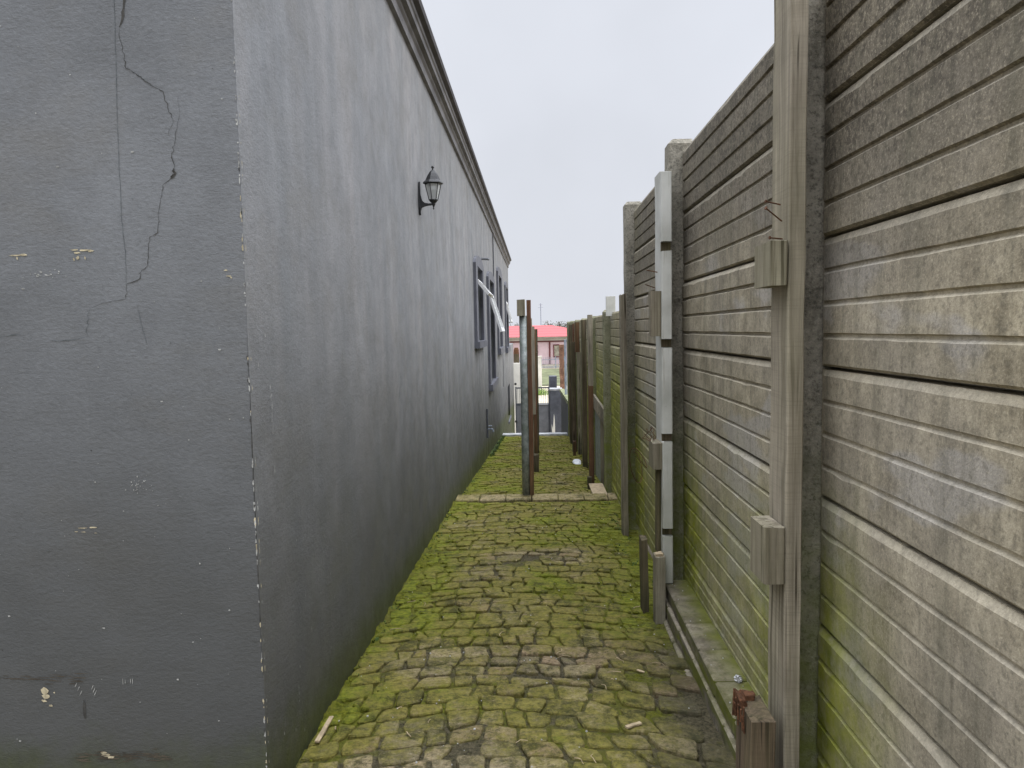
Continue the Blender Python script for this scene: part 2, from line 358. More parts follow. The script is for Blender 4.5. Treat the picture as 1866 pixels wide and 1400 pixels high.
def timber(bm, x0, x1, y0, y1, z0, z1, ch=.003, jit=.0012, lean=(0, 0), topcut=.0, step=.12, mi=0):
    n = max(2, int((z1 - z0) / step) + 1); rings = []
    for i in range(n):
        t = i / (n - 1); z = z0 + (z1 - z0) * t; dx = lean[0] * t + random.uniform(-jit, jit); dy = lean[1] * t + random.uniform(-jit, jit); r = []
        for (x, y, sx, sy) in ((x0, y0, 1, 1), (x1, y0, -1, 1), (x1, y1, -1, -1), (x0, y1, 1, -1)):
            a = (x + sx * ch, y); b = (x, y + sy * ch)
            pr = (b, a) if (sx * sy > 0) else (a, b)
            for p in pr:
                zz = z + (random.uniform(-1, 1) * topcut if i == n - 1 else 0)
                r.append(bm.verts.new((p[0] + dx + random.uniform(-jit, jit) * .6, p[1] + dy + random.uniform(-jit, jit) * .6, zz)))
        rings.append(r)
    for A, B in zip(rings, rings[1:]):
        for i in range(8): bm.faces.new((A[i], A[(i + 1) % 8], B[(i + 1) % 8], B[i])).material_index = mi
    bm.faces.new(rings[0][::-1]).material_index = mi; bm.faces.new(rings[-1]).material_index = mi
def tube(bm, pts, r, seg=8, mi=0, taper=None):
    rings = []
    for i, p in enumerate(pts):
        p = Vector(p); a = Vector(pts[max(0, i - 1)]); b = Vector(pts[min(len(pts) - 1, i + 1)]); t = (b - a).normalized()
        q = t.orthogonal().normalized() if i == 0 else (q - t * q.dot(t)).normalized()
        s = t.cross(q); rr = r if taper is None else taper[i]
        rings.append([bm.verts.new(p + q * math.cos(2 * math.pi * k / seg) * rr + s * math.sin(2 * math.pi * k / seg) * rr) for k in range(seg)])
    for A, B in zip(rings, rings[1:]):
        for k in range(seg): bm.faces.new((A[k], A[(k + 1) % seg], B[(k + 1) % seg], B[k])).material_index = mi
    bm.faces.new(rings[0][::-1]); bm.faces.new(rings[-1])
def lathe(bm, c, prof, seg=12, rot=0, mi=0):
    rings = []
    for r, z in prof: rings.append([bm.verts.new((c[0] + r * math.cos(rot + 2 * math.pi * k / seg), c[1] + r * math.sin(rot + 2 * math.pi * k / seg), c[2] + z)) for k in range(seg)])
    for A, B in zip(rings, rings[1:]):
        for k in range(seg): bm.faces.new((A[k], A[(k + 1) % seg], B[(k + 1) % seg], B[k])).material_index = mi
    bm.faces.new(rings[0][::-1]); bm.faces.new(rings[-1])
def tone(o, fn=None, default=(.5, .5, 1)):
    me = o.data; at = me.color_attributes.new('tone', 'FLOAT_COLOR', 'CORNER')
    for p in me.polygons:
        for li in p.loop_indices:
            c = fn(p, me.vertices[me.loops[li].vertex_index].co) if fn else default; at.data[li].color = (c[0], c[1], c[2], 1)
STEP = 6.30
def gz(y): return -1.124 - .05 * y if y < STEP else -1.0086 - .0756 * y
def fb(x, y, s, o=0): return mn.fractal(Vector((x * s + o, y * s - o, o * .37)), 1.0, 2.0, 4)
def sst(a, b, v): t = max(0, min(1, (v - a) / (b - a))); return t * t * (3 - 2 * t)
def mossm(x, y):
    m = .13 + .29 * sst(1.9, 3.1, y) + .08 * sst(4, 7, y)
    m += .42 * math.exp(-(x + .70) / .16) * sst(1.5, 2.6, y) + .12 * math.exp(-(x + .70) / .4)
    if y < 6.2: m += .40 * sst(.22, .48, x) * sst(2.3, 3.6, y)
    else: m += .1 * sst(.2, .6, x)
    m += .10 * math.exp(-((x - .08) / .09) ** 2)
    return max(0, min(1, m + .42 * fb(x, y, 2.0, 3) + .2 * fb(x, y, 7, 9)))

# ------------------------------------------------------------------ terrain
bm = BM()
xs = [-400, -60, -12, -4, -1, .0, 1, 4, 12, 60, 400]; ys = [-80, -20, -4, 0, 3, 6, 6.3, 9, 12, 14.75, 14.9, 20, 24, 60, 120, 300, 900]
def tz(y): return gz(y) - .035 if y <= 14.8 else (gz(14.8) - .06 if y < 15 else -3.80)
g = [[bm.verts.new((x, y, (-2.3 if y == 14.9 else tz(y)))) for y in ys] for x in xs]
for i in range(len(xs) - 1):
    for j in range(len(ys) - 1): bm.faces.new((g[i][j], g[i + 1][j], g[i + 1][j + 1], g[i][j + 1]))
struct(obj('ground', bm, M['earth'], loc=0))
# ------------------------------------------------------------------ moss and grit filling the joints
def sheet(y0, y1, res, xl=-.704, xr=None):
    bm = BM(); nx = int(1.36 / res); ny = int((y1 - y0) / res)
    g = []
    for i in range(nx + 1):
        x = xl + 1.36 * i / nx; r = []
        for j in range(ny + 1):
            y = y0 + (y1 - y0) * j / ny; m = mossm(x, y)
            z = gz(y) - .0125 + .005 * fb(x, y, 38, 5) + .013 * sst(.62, 1.0, m) * (0.6 + .6 * fb(x, y, 30, 2)) + .02 * math.exp(-(x + .704) / .018) * (.5 + fb(x, y, 9, 1)) + .006 * fb(x, y, 2.3, 20)
            r.append(bm.verts.new((x, y, z)))
        g.append(r)
    for i in range(nx):
        for j in range(ny): bm.faces.new((g[i][j], g[i + 1][j], g[i + 1][j + 1], g[i][j + 1]))
    return bm
for (a, b, rs) in ((-.6, 3.4, .0085), (3.4, STEP - .20, .012), (STEP + .012, 14.62, .02)):
    o = struct(obj('moss_in_joints', sheet(a, b, rs), M['moss'], smooth=True, loc=0), 'stuff')
    tone(o, lambda p, c: (0, 0, mossm(c.x, c.y)))
    o['label'] = 'green moss and dark grit filling the joints of the paving'
# ------------------------------------------------------------------ pavers
def warp(x, y):
    return (x + .028 * fb(x, y, 1.6, 11) + .012 * fb(x, y, 6, 4), y + .075 * math.sin(1.9 * x + .7 * y + .6) * .5 - .30 * (x + .06) ** 2 + .035 * fb(x, y, 2.2, 17) + .016 * fb(x, y, 7, 8))
def pave(y0, y1, x0=-.70, x1fn=lambda y: .53, rh=.098, far=False):
    bm = BM(); lay = bm.loops.layers.float_color.new('tone')
    y = y0 - .12; rowi = 0
    while y < y1 + .28:
        h = rh * random.uniform(.86, 1.16); x = x0 - random.uniform(0, .15)
        while x < .75:
            w = random.choice((random.uniform(.09, .13), random.uniform(.11, .15), random.uniform(.065, .09)))
            quads = [[(x, y), (x + w, y), (x + w, y + h), (x, y + h)]]
            k = random.random()
            if k < .06: quads = [[(x, y), (x + w, y), (x + w * .9, y + h)], [(x, y), (x + w * .88, y + h), (x, y + h)]] if w > .13 else quads
            elif k < .16 and w > .12:
                c = w * random.uniform(.35, .65); s = random.uniform(-.03, .03)
                quads = [[(x, y), (x + c - s, y), (x + c + s, y + h), (x, y + h)], [(x + c - s, y), (x + w, y), (x + w, y + h), (x + c + s, y + h)]]
            x += w
            for q in quads:
                j = .019; P = [Vector(warp(px, py)) for px, py in q]
                P = [p + Vector((mn.noise(Vector((p.x * 40, p.y * 40, 1))) * j * 1.8, mn.noise(Vector((p.x * 40, p.y * 40, 7))) * j * 1.8)) for p in P]
                c = sum(P, Vector((0, 0))) / len(P)
                if c.x < x0 + .0 or c.x > x1fn(c.y) - .01 or c.y < y0 or c.y > y1: continue
                m = mossm(c.x, c.y)
                if random.random() < .03 + .05 * (c.y < 1.9): continue
                ol = []
                gap = random.uniform(.0018, .005) + (.004 if random.random() < .15 else 0)
                for i in range(len(P)):
                    a, b = P[i], P[(i + 1) % len(P)]; ns = max(2, int((b - a).length / .022))
                    for s in range(ns):
                        p = a.lerp(b, s / ns)
                        if s == 0: p = p.lerp(c, .07 + random.random() * .05)
                        dd = (c - p); L = dd.length; p = p + dd / L * (gap + .0035 * (mn.noise(Vector((p.x * 55, p.y * 55, 3))) + .3) + random.uniform(-.001, .0022))
                        p.x = max(x0, p.x); p.y = min(max(p.y, y0), y1); ol.append(p)
                tx, ty = random.gauss(0, .022), random.gauss(0, .022); dz = random.gauss(0, .0028)
                zt = lambda p, e: gz(p.y) + dz + tx * (p.x - c.x) + ty * (p.y - c.y) + e
                r0 = [bm.verts.new((p.x, p.y, zt(p, -.022))) for p in ol]
                r1 = [bm.verts.new((p.x, p.y, zt(p, -.0045 + random.uniform(-.002, .0015)))) for p in ol]
                i1 = [p + (c - p).normalized() * random.uniform(.002, .005) for p in ol]
                r2 = [bm.verts.new((p.x, p.y, zt(p, random.uniform(-.001, .0004)))) for p in i1]
                i2 = [p.lerp(c, .45) for p in ol]
                r3 = [bm.verts.new((p.x, p.y, zt(p, .0004 + .003 * fb(p.x, p.y, 22, 3)))) for p in i2]
                fs = []
                nn = len(ol)
                for A, B in ((r0, r1), (r1, r2), (r2, r3)):
                    for i in range(nn): fs.append(bm.faces.new((A[i], A[(i + 1) % nn], B[(i + 1) % nn], B[i])))
                fs.append(bm.faces.new(r3))
                t = (random.random(), random.random())
                for f in fs:
                    for l in f.loops: l[lay] = (t[0], t[1], mossm(l.vert.co.x, l.vert.co.y), 1)
        y += h; rowi += 1
    return bm
struct(obj('path', pave(-.6, STEP - .235, x1fn=lambda y: .532 if y < 3.28 else .64), M['stone'], loc=0))
struct(obj('path', pave(STEP + .005, 14.62, x1fn=lambda y: .62, rh=.095), M['stone'], loc=0))
# edging course at the change of slope
bm = BM(); lay = bm.loops.layers.float_color.new('tone'); x = -.704
while x < .59:
    w = min(random.uniform(.19, .225), .66 - x); z = gz(6.1) + .008 + random.uniform(-.002, .004); n0 = len(bm.faces)
    box(bm, x + .004, x + w - .004, STEP - .225 + random.uniform(0, .008), STEP - .004, z - .12, z + .006, .006)
    bm.faces.ensure_lookup_table(); t = (random.uniform(.75, 1), random.uniform(.25, .5), random.uniform(.0, .28), 1)
    for f in bm.faces[n0:]:
        for l in f.loops: l[lay] = t
    x += w
struct(obj('path_edging', bm, M['stone'], loc=0))
bm = BM(); box(bm, -.70, .60, 14.63, 14.83, -2.35, gz(14.65) + .035, .01); struct(obj('kerb', bm, M['kerb'], loc=0))
bm = BM()
for k in range(9): box(bm, -.69, .60, 14.84 + k * .5, 14.84 + (k + 1) * .5 - .003, -3.9, -2.27 - k * .17, .01)
struct(obj('steps', bm, M['kerb'], loc=0))
bm = BM(); box(bm, -30, 40, 21, 49, -3.9, -3.77); struct(obj('driveway', bm, M['drive'], loc=0))
bm = BM(); box(bm, -40, 60, 49.2, 69.5, -3.9, -3.74); struct(obj('lawn', bm, M['lawn'], loc=0))

# ------------------------------------------------------------------ grey house
XW = -.706; YF = 1.80; YE = 19.8; ZT = 1.70
H = thing('plaster_house', 'long grey painted plaster house wall with cornice along the left of the passage', 'house', (-3, 10, gz(10)))
bm = BM()
OPEN = [(8.8, 9.65, -.13, .76), (11.15, 12.25, -.80, .76), (14.0, 15.1, -.34, 1.03), (17.4, 18.5, -.42, 1.0), (18.1, 19.4, -2.25, -1.40)]
ysl = sorted({YF, YE, 23.0} | {v for o in OPEN for v in o[:2]}); ysl = sorted(set(ysl) | {2.2, 3, 4, 5, 6, 7, 8, 10.4, 13, 16.2})
zsl = sorted({-4.0, ZT, -1.0, .3} | {v for o in OPEN for v in o[2:]})
def inop(y, z): return any(o[0] < y < o[1] and o[2] < z < o[3] for o in OPEN)
gv = {}
def gvv(y, z):
    if (y, z) not in gv: gv[(y, z)] = bm.verts.new((XW + (.004 * mn.noise(Vector((y * .8, z * .8, 0))) if y != YF else 0), y, z))
    return gv[(y, z)]
for a, b in zip(ysl, ysl[1:]):
    for c, e in zip(zsl, zsl[1:]):
        if not inop((a + b) / 2, (c + e) / 2) and not (a >= YE and e > -.42 + .01): bm.faces.new((gvv(a, c), gvv(b, c), gvv(b, e), gvv(a, e)))
for (a, b, c, e) in OPEN:   # reveals
    D = XW - .13
    q = [(a, c), (b, c), (b, e), (a, e)]
    for i in range(4):
        p, r = q[i], q[(i + 1) % 4]; bm.faces.new((bm.verts.new((XW - .004, *p)), bm.verts.new((XW - .004, *r)), bm.verts.new((D, *r)), bm.verts.new((D, *p))))
# front, back and far end
def quad(bm, *pts, mi=0): f = bm.faces.new([bm.verts.new(p) for p in pts]); f.material_index = mi; return f
quad(bm, (-6, YF, -4), (XW, YF, -4), (XW, YF, ZT), (-6, YF, ZT)); quad(bm, (-6, YE, -.42), (XW, YE, -.42), (XW, YE, ZT), (-6, YE, ZT)); quad(bm, (-6, 23, -4), (XW, 23, -4), (XW, 23, -.42), (-6, 23, -.42)); quad(bm, (-6, YE, -.42), (XW, YE, -.42), (XW, 23, -.42), (-6, 23, -.42))
quad(bm, (-6, YF, -4), (-6, YE, -4), (-6, YE, ZT), (-6, YF, ZT)); quad(bm, (-6, YE, -4), (-6, 23, -4), (-6, 23, -.42), (-6, YE, -.42)); quad(bm, (-6, YF, ZT), (XW, YF, ZT), (XW, YE, ZT), (-6, YE, ZT))
# cracks and chipped paint lie in the wall's own mesh
def ribbon(bm, pts, w, mi, sub=5, jit=.004, y=YF - .0012, wv=.6):
    P = []
    for a, b in zip(pts, pts[1:]):
        for s in range(sub):
            t = s / sub; P.append(Vector((a[0] + (b[0] - a[0]) * t + random.uniform(-jit, jit) * (s > 0), a[1] + (b[1] - a[1]) * t)))
    P.append(Vector(pts[-1])); L = []; n = len(P)
    for i, p in enumerate(P):
        t = (P[min(n - 1, i + 1)] - P[max(0, i - 1)]).normalized(); q = Vector((-t.y, t.x)); ww = w * (1 - wv + wv * 2 * random.random()) * min(1, .25 + 4 * i / n, .25 + 4 * (n - 1 - i) / n) / 2
        L.append((bm.verts.new((p.x + q.x * ww, y, p.y + q.y * ww)), bm.verts.new((p.x - q.x * ww, y, p.y - q.y * ww))))
    for A, B in zip(L, L[1:]): f = bm.faces.new((A[0], A[1], B[1], B[0])); f.material_index = mi
main = [(-0.963, 0.84), (-0.969, 0.784), (-0.982, 0.74), (-0.981, 0.708), (-0.974, 0.669), (-0.972, 0.644), (-0.948, 0.631), (-0.93, 0.616), (-0.907, 0.599), (-0.885, 0.588), (-0.875, 0.551), (-0.864, 0.521), (-0.876, 0.486)]
sec = [(-0.848, 0.576), (-0.849, 0.524), (-0.863, 0.464), (-0.871, 0.441), (-0.866, 0.391), (-0.897, 0.367), (-0.906, 0.324), (-0.916, 0.252), (-0.937, 0.242), (-0.943, 0.199), (-0.945, 0.175), (-0.962, 0.16), (-0.97, 0.14), (-0.999, 0.131), (-1.004, 0.094), (-1.039, 0.089), (-1.066, 0.084), (-1.097, 0.073)]
ribbon(bm, [(-.955, .98), (-.962, .90)] + main[:3], .0045, 1, jit=.003, wv=.9); ribbon(bm, main[2:], .0015, 1, jit=.003); ribbon(bm, sec, .0014, 1, jit=.003)
ribbon(bm, [(-.868, .405), (-.866, .391), (-.878, .38)], .005, 1)
ribbon(bm, main[5:9], .0012, 2, jit=.004); ribbon(bm, [(-1.097, .073), (-1.105, .04), (-1.109, .0)], .0013, 2)
for l in ([(-1.42, .0), (-1.356, .009), (-1.328, .007), (-1.3, .011), (-1.272, .012)], [(-1.206, -.003), (-1.183, -.006), (-1.148, -.004), (-1.113, .002)], [(-.977, .08), (-.971, .039), (-.965, .012), (-.958, -.019)]): ribbon(bm, l, .0016, 2, jit=.001)
ribbon(bm, [(-.989, .98), (-.991, .829), (-.995, .676), (-1.001, .483), (-1.004, .287), (-.999, .207), (-1.002, .127)], .0016, 2, jit=.0008, y=YF - .0008, wv=.3)
ribbon(bm, [(-1.1745, -.925), (-1.174, -.975)], .0075, 1, jit=.0006, wv=.1)
def chip(bm, cxy, rx, rz, mi, face='f', n=11, ang=0):
    vs = []
    e = random.uniform(.0014, .0019)
    for k in range(n):
        a = 2 * math.pi * k / n; rr = random.uniform(.55, 1.1); p = (rx * rr * math.cos(a), rz * rr * math.sin(a))
        p = (p[0] * math.cos(ang) - p[1] * math.sin(ang), p[0] * math.sin(ang) + p[1] * math.cos(ang))
        if face == 'f': vs.append(bm.verts.new((min(cxy[0] + p[0], XW), YF - e, cxy[1] + p[1])))
        else: vs.append(bm.verts.new((XW + e + .003, max(YF, cxy[0] + p[0]), cxy[1] + p[1])))
    f = bm.faces.new(vs); f.material_index = mi
# cream flakes
for (x, z, rx, rz) in ((-1.10, .214, .016, .0028), (-1.125, .216, .012, .002), (-1.118, .209, .01, .0025), (-1.085, .213, .008, .0035), (-1.118, .196, .005, .006), (-1.128, .193, .003, .004), (-1.10, .196, .002, .005), (-1.274, .206, .017, .002), (-1.255, .207, .012, .003), (-1.27, .199, .003, .004), (-.745, .144, .008, .002), (-.752, .158, .006, .002), (-.74, .14, .003, .003), (-1.15, -.477, .016, .0015), (-1.122, -.476, .010, .002), (-1.165, -.486, .006, .0012), (-1.146, -.487, .008, .001), (-1.116, -.49, .004, .001),
    (-1.275, -.900, .010, .010), (-1.272, -.915, .012, .009), (-1.250, -.905, .003, .003), (-1.278, -.927, .008, .004), (-1.262, -.94, .006, .004), (-1.125, -1.073, .016, .005), (-1.13, -1.066, .010, .004), (-1.112, -1.077, .012, .004)):
    chip(bm, (x, z), rx, rz, 3)
for (x, z, a) in ((-1.186, -.895, 1.1), (-1.180, -.906, 1.1), (-1.192, -.885, 1.1), (-1.150, -.893, 1.15), (-1.143, -.907, 1.15), (-1.146, -.9, 1.15)): chip(bm, (x, z), .001, .009, 4, ang=-1.57 + a)
for x in (-1.069, -1.063, -1.049, -1.044): chip(bm, (x, -.876), .0007, .010, 4)
for _ in range(26): chip(bm, (random.gauss(-1.19, .03), random.gauss(.158, .005)), random.uniform(.0008, .003), random.uniform(.0008, .002), 4)
for _ in range(30): chip(bm, (random.gauss(-1.0, .018), random.gauss(-.37, .012)), random.uniform(.0006, .0018), random.uniform(.0008, .0024), 4)
for _ in range(95):
    x = random.uniform(-1.4, -.72); z = random.uniform(-1.1, .8); s = random.choice((.001, .001, .0016, .0026)); chip(bm, (x, z), s * random.uniform(.7, 2), s, random.choice((4, 4, 4, 4, 2, 1)) if s < .002 else 4, n=7)
# dark brown smears under the ledge mark
for _ in range(90):
    x = random.uniform(-1.20, -.96); chip(bm, (x, -1.075 + random.gauss(0, .006)), random.uniform(.006, .022), random.uniform(.0006, .0018), 5, n=8)
for _ in range(40): chip(bm, (random.uniform(-1.42, -1.18), -.868 + random.gauss(0, .006)), random.uniform(.006, .03), random.uniform(.0004, .0014), 5, n=8)
# worn arris
def worn(z):
    return .25 + .9 * max(math.exp(-((z - .45) / .18) ** 2), math.exp(-((z + .5) / .2) ** 2), math.exp(-((z + .98) / .1) ** 2), .7 * math.exp(-((z - .12) / .08) ** 2))
z = -1.2
while z < .95:
    z += random.uniform(.002, .008)
    if random.random() < worn(z) * .3:
        s = random.uniform(.0006, .0022) * (1 + .6 * worn(z)) ; h = random.uniform(.002, .010)
        chip(bm, (XW - s * .5 - random.random() * .0015, z), s, h, random.choice((3, 4, 4, 4)), n=9)
        if random.random() < .6: chip(bm, (YF + s * .4, z), s * .8, h, random.choice((3, 4)), face='s', n=8)
for _ in range(14): chip(bm, (XW - random.uniform(0, .004), random.uniform(-1.1, .6)), .002, .006, 1, n=7)
ribbon(bm, [(XW - .0018, -.0), (XW - .0015, -.2), (XW - .002, -.4), (XW - .0012, -.6), (XW - .002, -.8)], .0022, 1, jit=.0006)
# pale scrapes on the passage side
def sidechips(n, yc, zc, sy, sz, r, h, mi=4):
    for _ in range(n): chip(bm, (random.gauss(yc, sy), random.gauss(zc, sz)), random.uniform(.3, 1) * r, random.uniform(.3, 1) * h, mi, face='s', n=7)
sidechips(12, 1.93, -.22, .003, .05, .0016, .014); sidechips(40, 3.2, -.7, 1.0, .5, .0025, .006); sidechips(26, 2.4, -1.0, .3, .12, .002, .008); sidechips(40, 5, .4, 2.5, .6, .002, .01)
NR.append(1)
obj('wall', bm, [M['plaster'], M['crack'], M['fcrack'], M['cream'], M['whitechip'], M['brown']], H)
# cornice profile (x outwards, z): silhouettes measured off the wall line
def cornice_prof(dx=0):
    return [(0, 1.63), (.022, 1.635), (.022, 1.690), (.034, 1.702), (.034, 1.722), (.060, 1.728), (.060, 1.765), (.068, 1.772), (.068, 1.80), (.095, 1.812), (.098, 1.850), (0, 1.85)]
bm = BM(); prof = [(XW + a, b) for a, b in cornice_prof()]; prism(bm, [(-2.0, 1.85), (-2.0, 1.71), (XW - .01, 1.71), (XW - .01, 1.63)] + prof[:-1], 'y', YF - .09, YE)
for f in bm.faces:
    nn = f.normal; f.normal_update(); c = f.calc_center_median()
    if len(f.verts) == 4 and (c.z > 1.80 and c.x > XW + .05 or (f.normal.z < -.7 and c.x > XW + .02)): f.material_index = 1
co_ = obj('cornice', bm, [M['cornice'], M['cornice_dark']], H)
bm = BM(); box(bm, -5.9, -2.01, YF, YE, 1.71, 1.84); obj('roof', bm, M['cornice_dark'], H)
def arch(y0, y1, z0, z1, m=.2):
    yc = (y0 + y1) / 2; w = (y1 - y0) / 2
    return [(y0, z0), (y0, z1 - .12)] + [(yc - w * math.cos(t), z1 - .12 + .12 * math.sin(t)) for t in [math.pi * k / 8 for k in range(1, 8)]] + [(y1, z1 - .12), (y1, z0)]
SUR = [(8.55, 9.90, -.21, .90), (10.85, 12.55, -.90, .90), (13.65, 15.45, -.46, 1.20), (17.1, 18.8, -.54, 1.14), None]
for i, ((a, b, c, e), s) in enumerate(zip(OPEN, SUR)):
    bm = BM(); T = .035
    if s:
        y0, y1, z0, z1 = s
        box(bm, XW, XW + T, y0, a, c, e); box(bm, XW, XW + T, b, y1, c, e); box(bm, XW, XW + T + .03, y0 - .02, y1 + .02, z0, c)
        A = arch(y0, y1, e, z1); prism(bm, A, 'x', XW, XW + T)
    else: box(bm, XW, XW + .03, a - .05, b + .05, c - .05, c)
    wnd = obj('window', bm, M['trim'], H)
    bm = BM(); X0 = XW - .125; f_ = .05
    box(bm, X0, X0 + .04, a, a + f_, c, e); box(bm, X0, X0 + .04, b - f_, b, c, e); box(bm, X0, X0 + .04, a + f_, b - f_, c, c + f_); box(bm, X0, X0 + .04, a + f_, b - f_, e - f_, e)
    obj('frame', bm, M['gategrey'] if i != 3 else M['sash'], wnd)
    bm = BM(); box(bm, X0 - .02, X0 - .012, a, b, c, e); obj('pane', bm, M['darkglass'], wnd)
    SH = {0: (e - .16, .24, 40), 1: (e - .20, .62, 17), 3: (.66, .5, 14)}
    if i in SH:  # top-hung sash swung outwards
        zh, Ls, an = SH[i]; bm = BM(); a2, b2 = a + .04, b - .04; t = .035
        box(bm, 0, t, a2, a2 + .05, -Ls, 0); box(bm, 0, t, b2 - .05, b2, -Ls, 0); box(bm, 0, t, a2 + .05, b2 - .05, -.05, 0); box(bm, 0, t, a2 + .05, b2 - .05, -Ls, -Ls + .06); box(bm, .012, .018, a2 + .05, b2 - .05, -Ls + .06, -.05, mi=1)
        mt = Matrix.Translation((XW - .01, 0, zh)) @ Matrix.Rotation(-R(an), 4, 'Y'); bmesh.ops.transform(bm, matrix=mt, verts=bm.verts[:]); obj('sash', bm, [M['sash'], M['milky']], wnd)
for (y, z0, z1) in ((12.58, -.95, 1.62), (12.72, .9, 1.62), (14.9 + .7, -1.2, -.5)):
    bm = BM(); tube(bm, [(XW + .010, y, z0), (XW + .012, y + .01, (z0 + z1) / 2), (XW + .010, y, z1)], .005, 6); obj('cable', bm, M['gatedark'], H)
bm = BM(); tube(bm, [(XW - .02, 9.95, .95), (XW + .09, 9.95, .945), (XW + .10, 9.95, .93)], .016, 8); obj('vent_stub', bm, M['gategrey'], H)
bm = BM(); tube(bm, [(XW + .02, 10.1, -1.48), (XW + .02, 10.1, -1.08)], .012, 8); pp = obj('water_pipe', bm, M['gatedark'], H)
bm = BM(); tube(bm, [(XW + .02, 10.1, -1.36), (XW + .09, 10.1, -1.36), (XW + .10, 10.1, -1.40)], .012, 8); tube(bm, [(XW + .06, 10.1, -1.36), (XW + .06, 10.1, -1.32)], .007, 6); box(bm, XW + .035, XW + .085, 10.085, 10.115, -1.32, -1.31); obj('tap', bm, M['steelblue'], pp)
bm = BM(); box(bm, XW - .03, XW + .05, 18.7, 18.85, 1.85, 1.96, .02); obj('roof_spout', bm, M['gatedark'], H)

# ------------------------------------------------------------------ wall lantern
LY = 4.62
L = thing('wall_lantern', 'black wrought iron lantern on a scrolled arm fixed to the grey wall', 'lantern', (XW, LY, .73))
bm = BM(); prism(bm, [(-.012, .728), (0, .715), (.012, .728), (.020, .76), (.014, .82), (.013, .89), (.006, .918), (-.006, .918), (-.013, .89), (-.014, .82), (-.020, .76)], 'x', XW + .001, XW + .012)
bm2 = [(v.co) for v in bm.verts]
for v in bm.verts: v.co = Vector((v.co.x, v.co.y + LY, v.co.z))
obj('back_plate', bm, M['iron'], L)
CX = -.615
bm = BM(); prism(bm, [(XW + .010, .735), (XW + .018, .760), (XW + .035, .768), (XW + .06, .773), (CX, .775), (CX, .786), (XW + .06, .785), (XW + .036, .790), (XW + .022, .803), (XW + .015, .83), (XW + .010, .85)], 'y', LY - .007, LY + .007); obj('arm', bm, M['iron'], L)
bm = BM(); lathe(bm, (CX, LY, 0), [(.002, .748), (.006, .754), (.003, .760), (.005, .765), (.007, .772), (.011, .778), (.012, .787), (.022, .796), (.026, .803), (.024, .806)], 12); obj('base_cup', bm, M['iron'], L)
HX = 6; rot = R(15)
bm = BM(); 
def hexp(r, k): a = rot + 2 * math.pi * k / HX; return (CX + r * math.cos(a), LY + r * math.sin(a))
for k in range(HX):
    p, q = hexp(.026, k), hexp(.050, k); tube(bm, [(p[0], p[1], .803), (q[0], q[1], .905)], .0028, 5)
for r, z in ((.026, .806), (.050, .902)):
    pts = [(*hexp(r, k), z) for k in range(HX + 1)]; tube(bm, pts, .0034, 5)
cg = obj('cage', bm, M['iron'], L)
bm = BM()
for k in range(HX):
    a, b = hexp(.0245, k), hexp(.0245, k + 1); c, e = hexp(.0482, k + 1), hexp(.0482, k); quad(bm, (*a, .806), (*b, .806), (*c, .902), (*e, .902))
NR.append(1); obj('glass', bm, M['milky'], cg)
bm = BM(); lathe(bm, (CX, LY, 0), [(.060, .903), (.064, .907), (.060, .914), (.046, .926), (.038, .945), (.028, .964), (.014, .982), (.006, .988)], 6, rot); rf = obj('cap', bm, M['iron'], L)
bm = BM(); lathe(bm, (CX, LY, 0), [(.005, .985), (.004, .996), (.008, 1.0), (.009, 1.006), (.006, 1.012), (.002, 1.014)], 10); obj('finial', bm, M['iron'], rf)
bm = BM(); lathe(bm, (CX, LY, 0), [(.010, .806), (.011, .825), (.0155, .832), (.0155, .862), (.012, .868), (.004, .870)], 12); obj('bulb', bm, M['gatedark'], L)

# ------------------------------------------------------------------ precast fence
F = thing('precast_fence', 'tall precast concrete slab fence with ridged panels along the right of the passage', 'fence', (.70, 7, gz(7)))
PX = .655; SP = 1.61; Y0 = 1.79
posts = [Y0 + SP * k for k in range(-2, 8)] + [14.2]
def slab(y0, y1, z0, z1, tn):
    bm = BM(); lay = bm.loops.layers.float_color.new('tone')
    box(bm, PX + .0085, PX + .050, y0 - .02, y1 + .02, z0 + .003, z1 - .003)
    box(bm, PX + .0505, PX + .056, y0 - .02, y1 + .02, z0 - .006, z1 - .0062)
    n = 4; hb = (z1 - z0) / n; sx = random.uniform(-.002, .002); sy = random.uniform(-.0015, .0015)
    for k in range(n):
        a = z0 + k * hb; b = a + hb; lo = .007 if k == 0 else .003; hi = .020 if k == n - 1 else .0075
        a2 = a + (.003 if k == 0 else .0022); b2 = b - (.003 if k == n - 1 else .0022)
        ya, yb = y0 + .058, y1 - .058; tt = random.uniform(.25, .75) + tn
        # relief band, chamfered on all sides, its face rippled a little along the length
        ns = max(2, int((yb - ya) / .06)); L = []
        for i in range(ns + 1):
            y = ya + (yb - ya) * i / ns; e = (.012 if i == 0 else (-.012 if i == ns else 0)); r = random.uniform(-.0007, .0007); r2 = random.uniform(-.0009, .0009) - (.005 if random.random() < .03 else 0)
            xx = PX + random.uniform(-.0006, .0006) + sx + sy * (y - y0)
            L.append([bm.verts.new((PX + .009, y, a2)), bm.verts.new((xx, y + e, a + lo * .75 + .003 + r)), bm.verts.new((xx, y + e, b - hi * .75 - .003 + r2)), bm.verts.new((PX + .009, y, b2))])
        fs = []
        for A, B in zip(L, L[1:]):
            for i in range(3):
                fs.append(bm.faces.new((A[i], B[i], B[i + 1], A[i + 1])))
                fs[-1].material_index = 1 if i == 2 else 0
        fs.append(bm.faces.new(L[0][::-1])); fs.append(bm.faces.new(L[-1]))
        for f in fs:
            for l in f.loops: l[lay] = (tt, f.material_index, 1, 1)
            f.material_index = 0
    for f in bm.faces:
        for l in f.loops:
            if l[lay][2] == 0: l[lay] = (.3 + tn, 0, 0, 1)
    return bm
